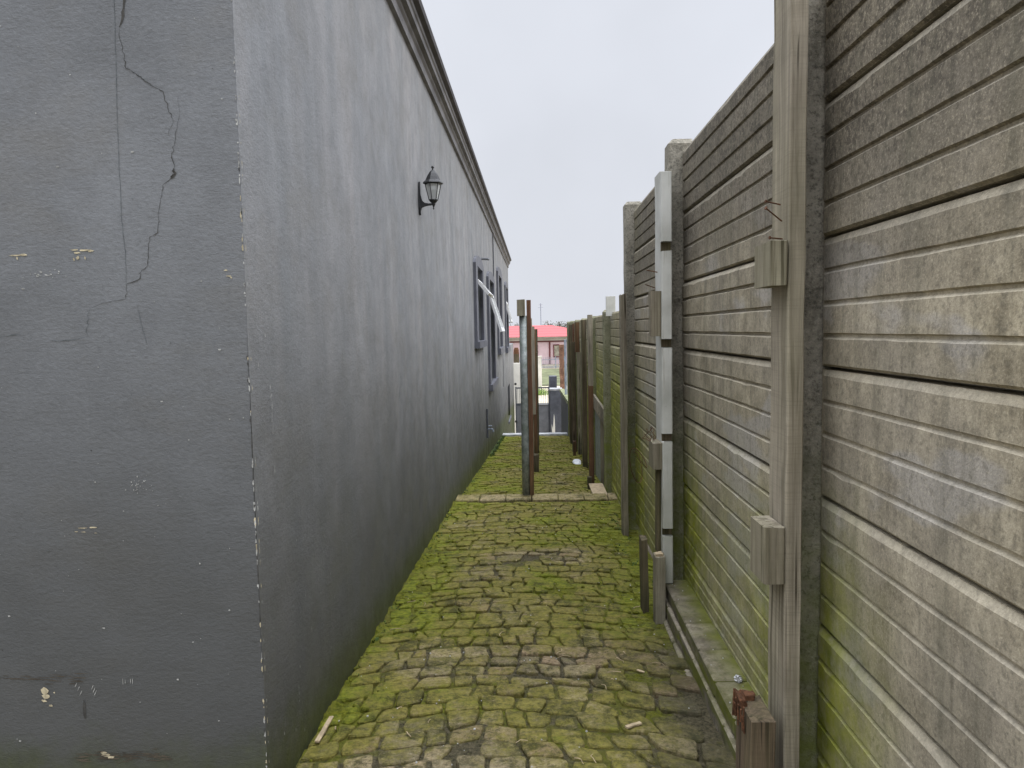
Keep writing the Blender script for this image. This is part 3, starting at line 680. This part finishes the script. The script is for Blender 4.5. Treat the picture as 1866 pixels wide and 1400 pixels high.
for i, (a, b) in enumerate(zip(posts, posts[1:])):
    hi = b < 5.2
    zt = [.77, .495, .195, -.10, -.402, -.708, -1.015, -1.32] if hi else [.148 - .003 * i, -.15, -.45, -.755, -1.06, -1.36, -1.66, -1.96]
    zb = gz(b) + .0 if b > 3.5 else -1.150
    for k in range(len(zt) - 1):
        if zt[k] < zb + .03: break
        if not hi and b > 7 and zt[k] < -.9 and b < 9: break     # replaced by sheet boards there
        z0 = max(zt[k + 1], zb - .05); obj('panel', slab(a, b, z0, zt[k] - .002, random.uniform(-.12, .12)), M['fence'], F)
for y in posts:
    bm = BM(); top = .825 if y < 5.1 else (.16 if y < 7 else .13); w = .052; x0, x1 = .598, .71
    zb = gz(y) - .15; n = 26; rings = []
    for k in range(n + 1):
        z = zb + (top - zb) * k / n; j = lambda s=.0022: random.uniform(-s, s)
        wz = w if k < n else w * .7; xs0 = x0 if k < n else x0 + .018; zz = z if k < n else z - .0
        if k == n - 1: zz = top - .022
        rings.append([bm.verts.new((xs0 + .01 + j(), y - wz + j(), zz)), bm.verts.new((x1 - .005, y - wz + j(.0025), zz)), bm.verts.new((x1 - .005, y + wz, zz)), bm.verts.new((xs0 + .01, y + wz + j(), zz)), bm.verts.new((xs0 + j(), y + wz - .01, zz)), bm.verts.new((xs0 + j(), y - wz + .01, zz))])
    for A, B in zip(rings, rings[1:]):
        for q in range(6): bm.faces.new((A[q], A[(q + 1) % 6], B[(q + 1) % 6], B[q]))
    bm.faces.new(rings[0][::-1]); bm.faces.new(rings[-1]); obj('post', bm, M['post'], F)
# ------------------------------------------------------------------ brick ledge at the fence foot
bm = BM(); lay = bm.loops.layers.float_color.new('tone'); y = -1.4; LX = .552
def ltone(n0, t):
    bm.faces.ensure_lookup_table()
    for f in bm.faces[n0:]:
        for l in f.loops: l[lay] = (t, 0, 0, 1)
while y < 3.26:
    w = min(random.uniform(.228, .236), 3.27 - y); n0 = len(bm.faces); dz = random.uniform(-.002, .002); dx = random.uniform(-.002, .002)
    box(bm, LX + dx, PX + .02, y + .0045, y + w - .0045, -1.19, -1.132 + dz, .005); ltone(n0, random.random()); y += w
y = -1.5
while y < 3.25:
    w = min(random.uniform(.20, .26), 3.262 - y); n0 = len(bm.faces)
    box(bm, LX - .010 + random.uniform(-.002, .002), PX, y + .002, y + w - .002, -1.262, -1.193, .005)
    box(bm, LX - .024, PX, y + .06, y + w + .055 if y + w + .055 < 3.26 else 3.26, -1.36, -1.266, .006); ltone(n0, random.random()); y += w
tag(obj('brick_ledge', bm, M['ledge']), 'low mossy ledge of flat grey bricks at the foot of the concrete fence', 'ledge')

# ------------------------------------------------------------------ timbers
G1 = 'timber uprights standing against the concrete fence'
def nail(bm, p, q, r=.0022, hd=True):
    tube(bm, [p, q], r, 6)
    if hd:
        dd = (Vector(q) - Vector(p)).normalized() * .002; tube(bm, [Vector(q), Vector(q) + dd], r * 2.4, 8)
T = thing('timber_upright', 'tallest weathered timber upright nearest the camera with two nailed blocks', 'timber', (.557, 1.68, -1.13), G1)
bm = BM(); timber(bm, .540, .576, 1.618, 1.735, -1.128, 1.02, lean=(.006, 0), jit=.0014); obj('beam', bm, M['wood'], T)
bm = BM(); timber(bm, .505, .539, 1.612, 1.738, .083, .178, topcut=.001); obj('block', bm, M['woodg'], T)
bm = BM(); timber(bm, .494, .539, 1.615, 1.722, -.572, -.445, topcut=.001); obj('block', bm, M['woodp'], T)
for p, q in (((.542, 1.66, .225), (.502, 1.64, .250)), ((.542, 1.67, .262), (.508, 1.66, .268)), ((.537, 1.64, .184), (.508, 1.63, .186))):
    bm = BM(); nail(bm, p, q, .0016); obj('nail', bm, M['rust'], T)
T = thing('timber_stump', 'short splintered stump with orange brown broken top, lower right corner', 'stump', (.48, 1.62, -1.2), 'short stumps at the fence foot')
bm = BM(); timber(bm, .449, .503, 1.568, 1.690, -1.25, -.862, topcut=.003, lean=(.002, .0), jit=.003); obj('beam', bm, M['woodb'], T)
bm = BM(); timber(bm, .450, .464, 1.635, 1.688, -.868, -.848, topcut=.005, step=.01, jit=.002, mi=0); timber(bm, .464, .49, 1.665, 1.689, -.866, -.852, topcut=.005, step=.01, jit=.002)
for k in range(12):
    x = random.uniform(.447, .452); y = random.uniform(1.60, 1.69); timber(bm, x - .003, x, y, y + .005, -.895 + random.uniform(-.02, .02), -.865 + random.uniform(-.01, .018), ch=.001, step=.02)
obj('splinters', bm, M['orange'], T)
# white notched timber
T = thing('timber_upright', 'white painted notched timber upright in front of a concrete fence post', 'timber', (.56, 3.28, -1.13), G1)
bm = BM(); timber(bm, .541, .585, 3.236, 3.372, -1.13, .660, jit=.001); obj('beam', bm, M['white'], T)
gaps = [(.362, .320), (-.053, -.091), (-.463, -.500), (-.881, -.916)]; z = .652
for (a, b) in gaps + [(-1.125, 0)]:
    bm = BM(); timber(bm, .5405, .5855, 3.202, 3.235, a, z, ch=.004, topcut=.002, jit=.0006); obj('notch_block', bm, M['white'], T); z = b
    if b: bm = BM(); box(bm, .5425, .584, 3.228, 3.2355, b + .002, a - .002); obj('dark_notch', bm, M['woodd'], T)  # thin dark strip set in each notch
bm = BM(); timber(bm, .492, .5395, 3.21, 3.262, -.041, .152, topcut=.002); obj('block', bm, M['woodp'], T)
bm = BM(); timber(bm, .500, .5395, 3.205, 3.33, -.620, -.505, topcut=.002); obj('block', bm, M['woodp'], T)
bm = BM(); timber(bm, .522, .5395, 3.24, 3.30, -1.0, -.625, topcut=.002); obj('batten', bm, M['woodd'], T)
for p, q in (((.53, 3.25, .235), (.480, 3.22, .243)), ((.52, 3.25, .168), (.472, 3.2, .180))):
    bm = BM(); nail(bm, p, q, .0022, False); obj('nail', bm, M['rust'], T)
T = thing('timber_stump', 'short grey and green stump in front of the white notched timber', 'stump', (.51, 3.16, -1.28), 'short stumps at the fence foot')
bm = BM(); timber(bm, .494, .538, 3.13, 3.195, -1.33, -.985, topcut=.004, jit=.002); obj('beam', bm, M['woodg'], T)
bm = BM(); timber(bm, .499, .532, 3.14, 3.18, -.988, -.978, topcut=.006, step=.005); obj('split_top', bm, M['palewood'], T)
T = bm = BM(); timber(bm, .462, .490, 3.28, 3.36, -1.34, -.952, topcut=.004, lean=(-.004, 0), jit=.002)
tag(obj('timber_stump', bm, M['woodd']), 'almost black thin stump behind the grey and green stump by the white timber', 'stump', 'short stumps at the fence foot')
def single(name, label, x0, x1, y0, y1, z0, z1, mat, cat='timber', grp=G1, lean=(0, 0), **k):
    bm = BM(); timber(bm, x0, x1, y0, y1, z0, z1, lean=lean, **k); return tag(obj(name, bm, mat), label, cat, grp)
single('timber_upright', 'grey brown timber upright before the last tall concrete post, where the fence steps down', .551, .588, 4.80, 4.90, gz(4.85) - .05, .215, M['woodp'], topcut=.012, lean=(-.002, 0))
single('timber_upright', 'short white and green painted board end poking above the fence top', .607, .688, 6.41, 6.44, .10, .268, M['white'], topcut=.002)
T = thing('timber_upright', 'pale topped, rusty bottomed timber upright beside the low wood rail', 'timber', (.52, 7.15, gz(7.1)), G1)
bm = BM(); timber(bm, .497, .541, 7.06, 7.18, gz(7.1) - .05, -.55, jit=.002); obj('beam', bm, M['woodr'], T)
bm = BM(); timber(bm, .498, .540, 7.065, 7.175, -.55, .125, jit=.002, topcut=.002); obj('upper_beam', bm, M['wood'], T)
bm = BM(); timber(bm, .470, .512, 7.00, 7.055, gz(7.1) - .03, -1.42, topcut=.003); obj('foot_block', bm, M['woodd'], T)
single('timber_upright', 'very dark straight timber upright behind the pale topped one', .548, .604, 8.90, 9.02, gz(9) - .05, .10, M['woodd'])
single('timber_upright', 'slim blue grey steel upright between dark timbers', .600, .632, 9.35, 9.42, gz(9.4) - .05, -.16, M['galv'])
T = thing('timber_upright', 'green stained timber upright with a rust brown top half', 'timber', (.56, 10.5, gz(10.5)), G1)
bm = BM(); timber(bm, .560, .622, 10.6, 10.7, -.34, .085, jit=.002); obj('upper_beam', bm, M['woodr'], T)
bm = BM(); timber(bm, .588, .64, 10.6, 10.72, gz(10.6) - .05, -.343, jit=.002); obj('beam', bm, M['woodg'], T)
single('timber_upright', 'dark brown timber upright that stops lower than the timbers around it', .520, .585, 10.95, 11.06, gz(11) - .05, -.20, M['woodd'])
single('timber_stump', 'small reddish stump block at the foot of the far dark timbers', .505, .545, 10.45, 10.52, gz(10.4) - .05, -1.60, M['woodr'], 'stump', 'short stumps at the fence foot', topcut=.004)
single('timber_upright', 'rust red timber upright, second from the far end of the fence', .590, .65, 11.9, 12.0, gz(12) - .05, .075, M['woodr'])
single('timber_upright', 'blackish timber upright at the far end of the fence', .562, .625, 12.6, 12.72, gz(12.6) - .05, .065, M['woodd'])
single('timber_upright', 'reddish dark timber upright behind the last one, beside the kerb', .585, .64, 13.3, 13.42, gz(13.4) - .05, -.12, M['woodr'])
# low rail and sheet boards in the fourth bay
R_ = thing('wood_rail', 'low horizontal wood rail with nail holes over grey boards on the fence', 'rail', (.64, 7.4, -1.1))
bm = BM(); prof = [(.618, -.88), (.640, -.88), (.640, -.735), (.618, -.735)]
A = [bm.verts.new((x, 6.66, z - .03)) for x, z in prof]; B = [bm.verts.new((x, 8.6, z + .02)) for x, z in prof]
for i in range(4): bm.faces.new((A[i], A[(i + 1) % 4], B[(i + 1) % 4], B[i]))
bm.faces.new(A[::-1]); bm.faces.new(B); obj('plank', bm, M['wood'], R_)
for y, z in ((6.95, -.80), (7.0, -.86), (7.35, -.79), (7.4, -.85), (7.9, -.79), (8.3, -.80)): bm = BM(); tube(bm, [(.6165, y, z), (.62, y, z)], .009, 8); obj('nail_hole', bm, M['crack'], R_)
for (a, b, zt_) in ((6.66, 7.52, -.90), (7.53, 8.55, -.885)):
    bm = BM(); prof = [(a, gz(a) + .0), (b, gz(b) + .0), (b, zt_ + .01), (a, zt_ - .01)]; prism(bm, prof, 'x', .640, .654); obj('board', bm, M['woodp'] if a < 7 else M['galv'], R_)

# ------------------------------------------------------------------ posts in the middle of the passage
G2 = 'posts standing in a row down the middle of the passage'
T = thing('steel_post', 'galvanised round steel post with a wood block on its top, nearest of the middle row', 'post', (-.105, 6.26, gz(6.3)), G2)
bm = BM(); r = .033
lathe(bm, (-.104, 6.26, 0), [(r, gz(6.4) - .1), (r, -1.0), (r, -.5), (r, .115)], 20); obj('pole', bm, M['galv'], T, smooth=False)
for p in T.children[0].data.polygons: p.use_smooth = len(p.vertices) == 4
bm = BM(); timber(bm, -.153, -.086, 6.20, 6.30, .112, .250, ch=.004, topcut=.004); obj('block', bm, M['woodg'], T)
single('brown_plank', 'rust brown upright plank touching the galvanised post', -.0735, -.037, 6.24, 6.32, gz(6.4) - .05, .245, M['woodr'], 'plank', G2, jit=.0015)
T = thing('timber_post', 'grey green timber post with a hanging board, right behind the brown plank', 'post', (-.04, 8.5, gz(8.6)), G2)
bm = BM(); timber(bm, -.066, -.040, 8.55, 8.62, gz(8.6) - .05, .125, jit=.002); obj('beam', bm, M['woodg'], T)
bm = BM(); timber(bm, -.066, -.014, 8.44, 8.545, -.975, .03, jit=.002); obj('hanging_board', bm, M['wood'], T)
bm = BM(); timber(bm, -.046, .012, 8.47, 8.545, gz(8.5) - .05, -1.45, topcut=.01, jit=.003); obj('foot_block', bm, M['woodd'], T)
single('timber_post', 'rusty brown timber post directly behind the hanging board', -.052, .0, 9.2, 9.3, gz(9.3) - .05, .0, M['woodr'], 'post', G2)
single('timber_post', 'shorter dark timber post, second farthest down the middle row', -.03, .022, 10.8, 10.9, gz(10.9) - .05, -.34, M['woodd'], 'post', G2)
single('timber_post', 'dark brown timber post farthest down the middle row', -.018, .030, 12.2, 12.32, gz(12.3) - .05, .0, M['woodd'], 'post', G2)

# ------------------------------------------------------------------ small things on the ground
def scrap(name, label, cat, c, ang, ln, w, h, mat, tilt=0, grp=None):
    bm = BM(); box(bm, -w / 2, w / 2, -ln / 2, ln / 2, 0, h, min(w, h) * .2)
    bmesh.ops.subdivide_edges(bm, edges=[e for e in bm.edges if e.calc_length() > ln * .5], cuts=4)
    for v in bm.verts: v.co += Vector((random.uniform(-1, 1), random.uniform(-1, 1), random.uniform(-.5, .5))) * w * .08
    bmesh.ops.transform(bm, matrix=Matrix.Translation(c) @ Matrix.Rotation(ang, 4, 'Z') @ Matrix.Rotation(tilt, 4, 'X'), verts=bm.verts[:]); return tag(obj(name, bm, mat), label, cat, grp)
scrap('wood_offcut', 'thin pale stick leaning along the foot of the grey wall', 'offcut', (-.672, 2.18, gz(2.18) + .012), R(-4), .13, .014, .008, M['palewood'], R(4), 'scraps of pale wood')
scrap('wood_offcut', 'small pale wood chip on the pavers near the brick ledge', 'offcut', (.281, 2.215, gz(2.2) + .006), R(-62), .055, .014, .006, M['palewood'], 0, 'scraps of pale wood')
scrap('wood_offcut', 'tiny orange wood splinter on the pavers beside the ledge', 'offcut', (.36, 2.62, gz(2.6) + .006), R(50), .03, .008, .004, M['palewood'], 0, 'scraps of pale wood')
bm = BM(); box(bm, .472, .60, 6.33, 6.86, -1.455, -1.438, .002); bmesh.ops.rotate(bm, cent=(.5, 6.3, -1.45), matrix=Matrix.Rotation(R(-1), 3, 'X'), verts=bm.verts[:])
tag(obj('white_board', bm, M['palewood']), 'flat pale board lying at the foot of the fence past the brick edging', 'board')
bm = BM(); bmesh.ops.create_icosphere(bm, subdivisions=3, radius=1)
for v in bm.verts: n_ = 1 + .25 * mn.noise(v.co * 1.7); v.co = Vector((v.co.x * .058 * n_, v.co.y * .19 * n_, max(-.2, v.co.z) * .022 * n_)) + Vector((.505, 9.45, gz(9.45) + .006))
tag(obj('plastic_sheet', bm, M['sack'], smooth=True), 'crumpled white plastic scrap lying on the far mossy paving', 'litter')
bm = BM(); bmesh.ops.create_icosphere(bm, subdivisions=3, radius=1)
for v in bm.verts: n_ = 1 + .7 * mn.noise(v.co * 2.6); v.co = v.co * .011 * n_ + Vector((.625, 2.30, -1.122))
tag(obj('foil_ball', bm, M['foil']), 'crumpled silver foil on the brick ledge', 'litter')
bm = BM(); pts = []
for k in range(40):
    t = k / 39; a = t * 3.3 * math.pi; r_ = .045 + .02 * math.sin(3 * t + 1); pts.append((.470 + .035 * math.sin(a * .9), 3.62 - .25 * t, -.66 - .09 * math.sin(a * .5) ** 2 + .05 * math.cos(a) * (1 - t) + .12 * t))
tube(bm, pts, .0016, 5)
for s in range(5):
    x = .505 + random.uniform(-.01, .02); p = [(x, 3.27, -.505)]
    for k in range(9): p.append((p[-1][0] + random.uniform(-.012, .010), p[-1][1] + random.uniform(-.01, .01), p[-1][2] + random.uniform(.000, .014)))
    tube(bm, p, .0014, 5)
tag(obj('wire_coil', bm, M['rust']), 'loose rusty wire tangled round the lower block of the white timber', 'wire')
# small pale grit specks
bm = BM()
for _ in range(170):
    x = random.uniform(-.69, .52); y = random.uniform(1.8, 6) if random.random() < .8 else random.uniform(6.4, 12); s = random.uniform(.0012, .0042)
    mt = Matrix.Translation((x, y, gz(y) + .002)) @ Matrix.Diagonal((s, s * 1.4, s * .7, 1)); bmesh.ops.create_icosphere(bm, subdivisions=1, radius=1, matrix=mt)
for _ in range(22):
    x = random.uniform(.56, .645); y = random.uniform(1.7, 3.2); s = random.uniform(.001, .003)
    bmesh.ops.create_icosphere(bm, subdivisions=1, radius=1, matrix=Matrix.Translation((x, y, -1.13)) @ Matrix.Scale(s, 4))
o = struct(obj('grit', bm, M['whitechip'], loc=0), 'stuff'); o['label'] = 'pale grit scattered over the pavers and ledge'
# straw and twigs dropped on the paving
bm = BM()
for _ in range(46):
    x = random.uniform(-.65, .5); y = random.uniform(1.9, 5.5); a = random.uniform(0, 6.28); l = random.uniform(.012, .06); p = []
    for k in range(5): p.append((x + math.cos(a) * l * k / 4, y + math.sin(a) * l * k / 4, gz(y + math.sin(a) * l * k / 4) + .004 + .002 * math.sin(k))); a += random.uniform(-.25, .25)
    tube(bm, p, random.uniform(.0007, .0016), 5)
o = struct(obj('straw_litter', bm, M['palewood'], loc=0), 'stuff'); o['label'] = 'bits of dry straw and twig dropped on the pavers'
# weeds along the foot of the left wall
bm = BM()
def tuft(x, y, n, h):
    for _ in range(n):
        a = random.uniform(0, 2 * math.pi); l = h * random.uniform(.4, 1); b = Vector((x + random.gauss(0, .012), y + random.gauss(0, .03), gz(y) - .004)); w = random.uniform(.002, .005)
        dx = Vector((math.cos(a), math.sin(a), 0)); sd_ = Vector((-dx.y, dx.x, 0)) * w; m_ = b + dx * l * .25 + Vector((0, 0, l * .6)); t_ = b + dx * l * .7 + Vector((0, 0, l * .8))
        v = [bm.verts.new(p) for p in (b - sd_, b + sd_, m_ + sd_, m_ - sd_)]; bm.faces.new(v); tv = bm.verts.new(t_); bm.faces.new((v[3], v[2], tv))
for k in range(60): y = random.uniform(10.5, 14.5); tuft(-.68 + abs(random.gauss(0, .02)), y, 14, .06)
for k in range(70): y = random.uniform(2.6, 10.5); tuft(-.695 + abs(random.gauss(0, .008)), y, 6, .018)
for k in range(16): tuft(.54 + random.gauss(0, .02), random.uniform(3.7, 6.0), 8, .02)
NR.append(1); o = struct(obj('weeds', bm, M['leaf'], loc=0), 'stuff'); o['label'] = 'little green weeds rooted along the foot of the walls'
# thick moss cushions along the joints
bm = BM(); lay = bm.loops.layers.float_color.new('tone')
for _ in range(1500):
    y = random.uniform(1.9, 6.0); x = random.uniform(-.70, .55 if y > 3.3 else .52)
    if mossm(x, y) < .72 + random.uniform(-.1, .15) and not (x < -.66 and random.random() < .5): continue
    r_ = random.uniform(.003, .010); m4 = Matrix.Translation((x, y, gz(y) - .001)) @ Matrix.Diagonal((r_ * random.uniform(.7, 1.6), r_ * random.uniform(.7, 1.8), r_ * random.uniform(.35, .7), 1))
    rr = bmesh.ops.create_icosphere(bm, subdivisions=2, radius=1, matrix=m4)
    for v in rr['verts']: v.co += Vector((mn.noise(v.co * 300), mn.noise(v.co * 300 + Vector((5, 5, 5))), mn.noise(v.co * 300 + Vector((9, 1, 5))))) * r_ * .4
for f in bm.faces:
    f.smooth = True
    for l in f.loops: l[lay] = (0, 0, .85, 1)
o = struct(obj('moss_cushions', bm, M['moss'], loc=0), 'stuff'); o['label'] = 'thick moss cushions on the paving'

# ------------------------------------------------------------------ beyond the kerb
T = thing('boundary_wall', 'dark grey wall with mossy sloping coping past the end of the fence', 'wall', (.75, 18, -3.8))
bm = BM(); prism(bm, [(14.3, -3.8), (19.7, -3.8), (19.7, -1.68), (14.3, -1.50)], 'x', .64, .84); obj('wall', bm, M['gatedark'], T)
bm = BM(); prism(bm, [(14.28, -1.50), (19.7, -1.68), (19.7, -1.60), (14.28, -1.42)], 'x', .61, .88); obj('coping', bm, M['mosscap'], T)
KG = 1.15
def box_g(bm, x0, x1, y0, y1, z0, z1, bev=0): return box(bm, x0 * KG, x1 * KG, y0 + 3, y1 + 3, max(-3.85, z0 * KG), z1 * KG, bev)
T = thing('gate_pier', 'dark grey stepped gate pier with pale peeling streak at its foot', 'pier', (.6, 23, -3.8))
bm = BM(); box_g(bm, .355, .675, 19.85, 20.15, -3.85, -1.66, .01); obj('shaft', bm, M['gatedark'], T)
bm = BM(); box_g(bm, .345, .685, 19.84, 20.16, -1.658, -1.60, .008); obj('cap', bm, M['kerb'], T)
bm = BM(); box_g(bm, .345, .56, 20.4, 20.8, -3.8, -1.30, .01); obj('rear_shaft', bm, M['gatedark'], T)
bm = BM(); quadp = [(.40, -2.82), (.385, -2.55), (.42, -2.70), (.455, -2.28), (.475, -2.45), (.48, -2.82)]; prism(bm, [(a * KG, b * KG) for a, b in quadp], 'y', 22.842, 22.849); obj('peeled_patch', bm, M['offwhite'], T)
T = thing('yard_gate', 'grey steel yard gate with barred top and solid lower sheet', 'gate', (-.1, 23, -3.8))
bm = BM()
for x in (-.58, -.10, .31): box_g(bm, x, x + .035, 19.98, 20.02, -3.8, -1.55)
box_g(bm, -.545, .31, 19.985, 20.015, -1.60, -1.565); box_g(bm, -.545, .31, 19.985, 20.015, -2.06, -2.0); obj('gate_frame', bm, M['gatedark'], T)
bm = BM()
for k in range(17): x = -.52 + k * .05; box_g(bm, x, x + .009, 19.995, 20.005, -2.0, -1.60)
obj('bars', bm, M['gatedark'], T)
bm = BM(); box_g(bm, -.545, .31, 19.99, 20.01, -3.75, -2.06); obj('sheet', bm, M['gategrey'], T)
bm = BM(); box_g(bm, .0, .31, 19.96, 19.988, -2.05, -2.0); obj('ledge_rail', bm, M['kerb'], T)
for z in (-1.47, -2.49):
    bm = BM(); box_g(bm, -.60, -.54, 19.95, 20.05, z - .03, z + .03, .01); obj('hinge', bm, M['iron'], T)
T = thing('white_screen', 'narrow white painted screen wall behind the gate at the house corner', 'screen', (-.7, 25, -3.8))
bm = BM(); box(bm, -.86, -.53, 25.0, 25.1, -3.8, -1.13, .005); obj('wall', bm, M['offwhite'], T)
T = thing('log_post', 'thick brown log post with orange cut top behind the white screen', 'log post', (-.68, 25.6, -3.8))
bm = BM(); lathe(bm, (-.68, 25.6, 0), [(.11, -3.85), (.10, -2), (.10, -1.05), (.10, -.84)], 12); obj('log', bm, M['woodd'], T)
bm = BM(); lathe(bm, (-.68, 25.6, 0), [(.10, -.838), (.09, -.7), (.06, -.62)], 12); obj('cut_top', bm, M['orange'], T)
T = thing('steel_gate_post', 'pair of pale blue grey steel uprights beyond the end of the fence', 'post', (.68, 17, -3.8))
bm = BM(); box(bm, .645, .692, 16.96, 17.04, -1.58, -.25, .006); obj('upright', bm, M['steelblue'], T)
bm = BM(); box(bm, .702, .742, 16.96, 17.04, -1.58, -.22, .006); obj('upright', bm, M['kerb'], T)
bm = BM(); timber(bm, .82, .98, 25.95, 26.1, -3.85, -.56, ch=.01, jit=.012, topcut=.02); tag(obj('brick_pillar', bm, M['brick']), 'rough brown brick pillar behind the boundary wall', 'pillar')
T = thing('cream_gatepost', 'cream painted masonry gate pillar beside the driveway', 'pillar', (.17, 45, -3.78))
bm = BM(); box(bm, .01, .33, 44.85, 45.15, -3.8, -1.72, .01); obj('shaft', bm, M['offwhite'], T)
bm = BM(); box(bm, -.01, .35, 44.83, 45.17, -1.717, -1.63, .01); obj('cap', bm, M['offwhite'], T)
# low shrub at the pillar
bm = BM()
for _ in range(700):
    p = Vector((random.gauss(.15, .28), random.gauss(42.5, .3), -3.76 + abs(random.gauss(0, .16)))); q = Vector((random.uniform(-1, 1), random.uniform(-1, 1), random.uniform(-1, 1))).normalized(); r_ = q.orthogonal().normalized(); s = random.uniform(.03, .06)
    bm.faces.new([bm.verts.new(p + q * s), bm.verts.new(p + r_ * s * .5), bm.verts.new(p - q * s), bm.verts.new(p - r_ * s * .5)])
NR.append(1); tag(obj('green_shrub', bm, plain('bright_shrub', (.16, .25, .04), .8, .3, 8)), 'low bright green shrub in front of the cream pillar', 'shrub')
# spiked fence in front of the pink house
T = thing('picket_fence', 'spiked blue grey metal fence in front of the pink house', 'fence', (1.5, 70, -3.74))
bm = BM()
bm.free()
for x in [ -3 + 2.4 * k for k in range(6)]: bm = BM(); box(bm, x, x + .07, 69.97, 70.03, -3.8, -2.6); obj('post', bm, M['steelblue'], T)
bm = BM(); box(bm, -3, 9.1, 69.985, 70.015, -3.62, -3.57); box(bm, -3, 9.1, 69.985, 70.015, -2.93, -2.88); obj('rails', bm, M['steelblue'], T)
bm = BM(); x = -2.9
while x < 9:
    prism(bm, [(x, -3.7), (x + .05, -3.7), (x + .05, -2.7), (x + .025, -2.60), (x, -2.7)], 'y', 69.99, 70.01); x += .19
obj('pickets', bm, M['steelblue'], T)
# pink house
T = thing('pink_house', 'pink single storey house with red tiled hip roof in the distance', 'house', (0, 84, -3.74))
bm = BM(); box(bm, -9, 7.5, 80, 90, -3.9, -1.25); obj('wall', bm, M['pink'], T)
bm = BM(); box(bm, -9.05, 7.55, 79.94, 80, -1.25, -.95); obj('white_band', bm, M['offwhite'], T)
bm = BM(); box(bm, -9.3, 7.8, 79.62, 79.9, -.97, -.84); obj('gutter', bm, M['offwhite'], T)
bm = BM(); box(bm, -9.05, 7.55, 79.93, 79.998, -1.40, -1.27); obj('trim_line', bm, M['maroon'], T)
bm = BM(); box(bm, 1.40, 1.56, 79.90, 79.985, -3.8, -1.42); obj('downpipe', bm, M['maroon'], T)
bm = BM(); e = [(-9.5, 79.5, -.84), (8.0, 79.5, -.84), (8.0, 90.5, -.84), (-9.5, 90.5, -.84)]
# the ridge is high in the middle and the hips fall away on both sides
r1 = (-6.0, 85, .40); r2 = (1.8, 85, .42); r3 = (4.4, 84.5, -.28)
P = [bm.verts.new(p) for p in e + [r1, r2]]
for f in ((0, 1, 5, 4), (1, 2, 5), (2, 3, 4, 5), (3, 0, 4), (3, 2, 1, 0)): bm.faces.new([P[i] for i in f])
obj('roof', bm, M['red'], T)
for (a, b) in ((-.72, .10), (1.95, 2.5), (-4.5, -3.4), (4.6, 5.6)):
    bm = BM(); z0, z1 = -2.95, -1.78; t = .10
    box(bm, a - t, a, 79.9, 79.99, z0 - t, z1 + t); box(bm, b, b + t, 79.9, 79.99, z0 - t, z1 + t); box(bm, a, b, 79.9, 79.99, z1, z1 + t); box(bm, a, b, 79.9, 79.99, z0 - t, z0); wn = obj('window', bm, M['maroon'], T)
    bm = BM(); box(bm, a, b, 79.95, 79.985, z0, z1); obj('pane', bm, M['curtain'], wn)
T = thing('radio_mast', 'thin radio mast rising behind the red roof', 'mast', (.7, 96, -3.8))
bm = BM(); tube(bm, [(.7, 96, -3.8), (.7, 96, 3.3)], .05, 6); obj('pole', bm, M['steelblue'], T)
bm = BM()
for z, w in ((3.1, .25), (2.75, .35)): box(bm, .7 - w, .7 + w, 95.98, 96.02, z, z + .03)
obj('aerial', bm, M['steelblue'], T)
# trees behind the house
def tree(x, y, h, r, mat, label, grp):
    T = thing('far_tree', label, 'tree', (x, y, -3.8), grp)
    bm = BM(); tube(bm, [(x, y, -3.8), (x + .1, y, -3.8 + h * .5), (x + .15, y, -3.8 + h * .8)], .15, 7, taper=[.18, .12, .06])
    for k in range(7):
        a = k * 2.4; z = -3.8 + h * (.45 + .06 * k); tube(bm, [(x + .1, y, z), (x + math.cos(a) * r * .7, y + math.sin(a) * r * .7, z + h * .2)], .05, 5, taper=[.06, .02])
    obj('trunk', bm, M['bark'], T); bm = BM()
    cl = [(Vector((random.gauss(0, .45), random.gauss(0, .45), random.gauss(0, .4))), random.uniform(.2, .5)) for _ in range(16)]
    for _ in range(1300):
        c, s = random.choice(cl); p = Vector((x, y, -3.8 + h * .68)) + Vector((c.x * r, c.y * r, c.z * h * .33)) + Vector((random.gauss(0, 1), random.gauss(0, 1), random.gauss(0, 1))) * s * r * .5
        p.z = min(p.z, -3.8 + h); q = Vector((random.uniform(-1, 1), random.uniform(-1, 1), random.uniform(-1, 1))).normalized(); w = q.orthogonal().normalized(); s2 = random.uniform(.06, .16)
        bm.faces.new([bm.verts.new(p + q * s2), bm.verts.new(p + w * s2 * .6), bm.verts.new(p - q * s2), bm.verts.new(p - w * s2 * .6)])
    NR.append(1); obj('crown', bm, mat, T)
for x, y, h, r, l in ((3.6, 105, 4.8, 1.5, 'bushy dull green tree peeping over the right slope of the red roof'), (5.2, 110, 4.7, 1.7, 'wider grey green tree farther right of the red roof'), (7.0, 112, 4.4, 1.5, 'low rounded tree at the end of the distant tree line'), (2.1, 118, 5.1, 1.3, 'small tree just behind the ridge of the red roof'), (-3.6, 110, 4.9, 1.6, 'dull tree behind the left part of the red roof')):
    tree(x, y, h, r, M['leafdull'], l, 'trees behind the pink house')
for o in bpy.data.objects:
    if '_w' in o: del o['_w']
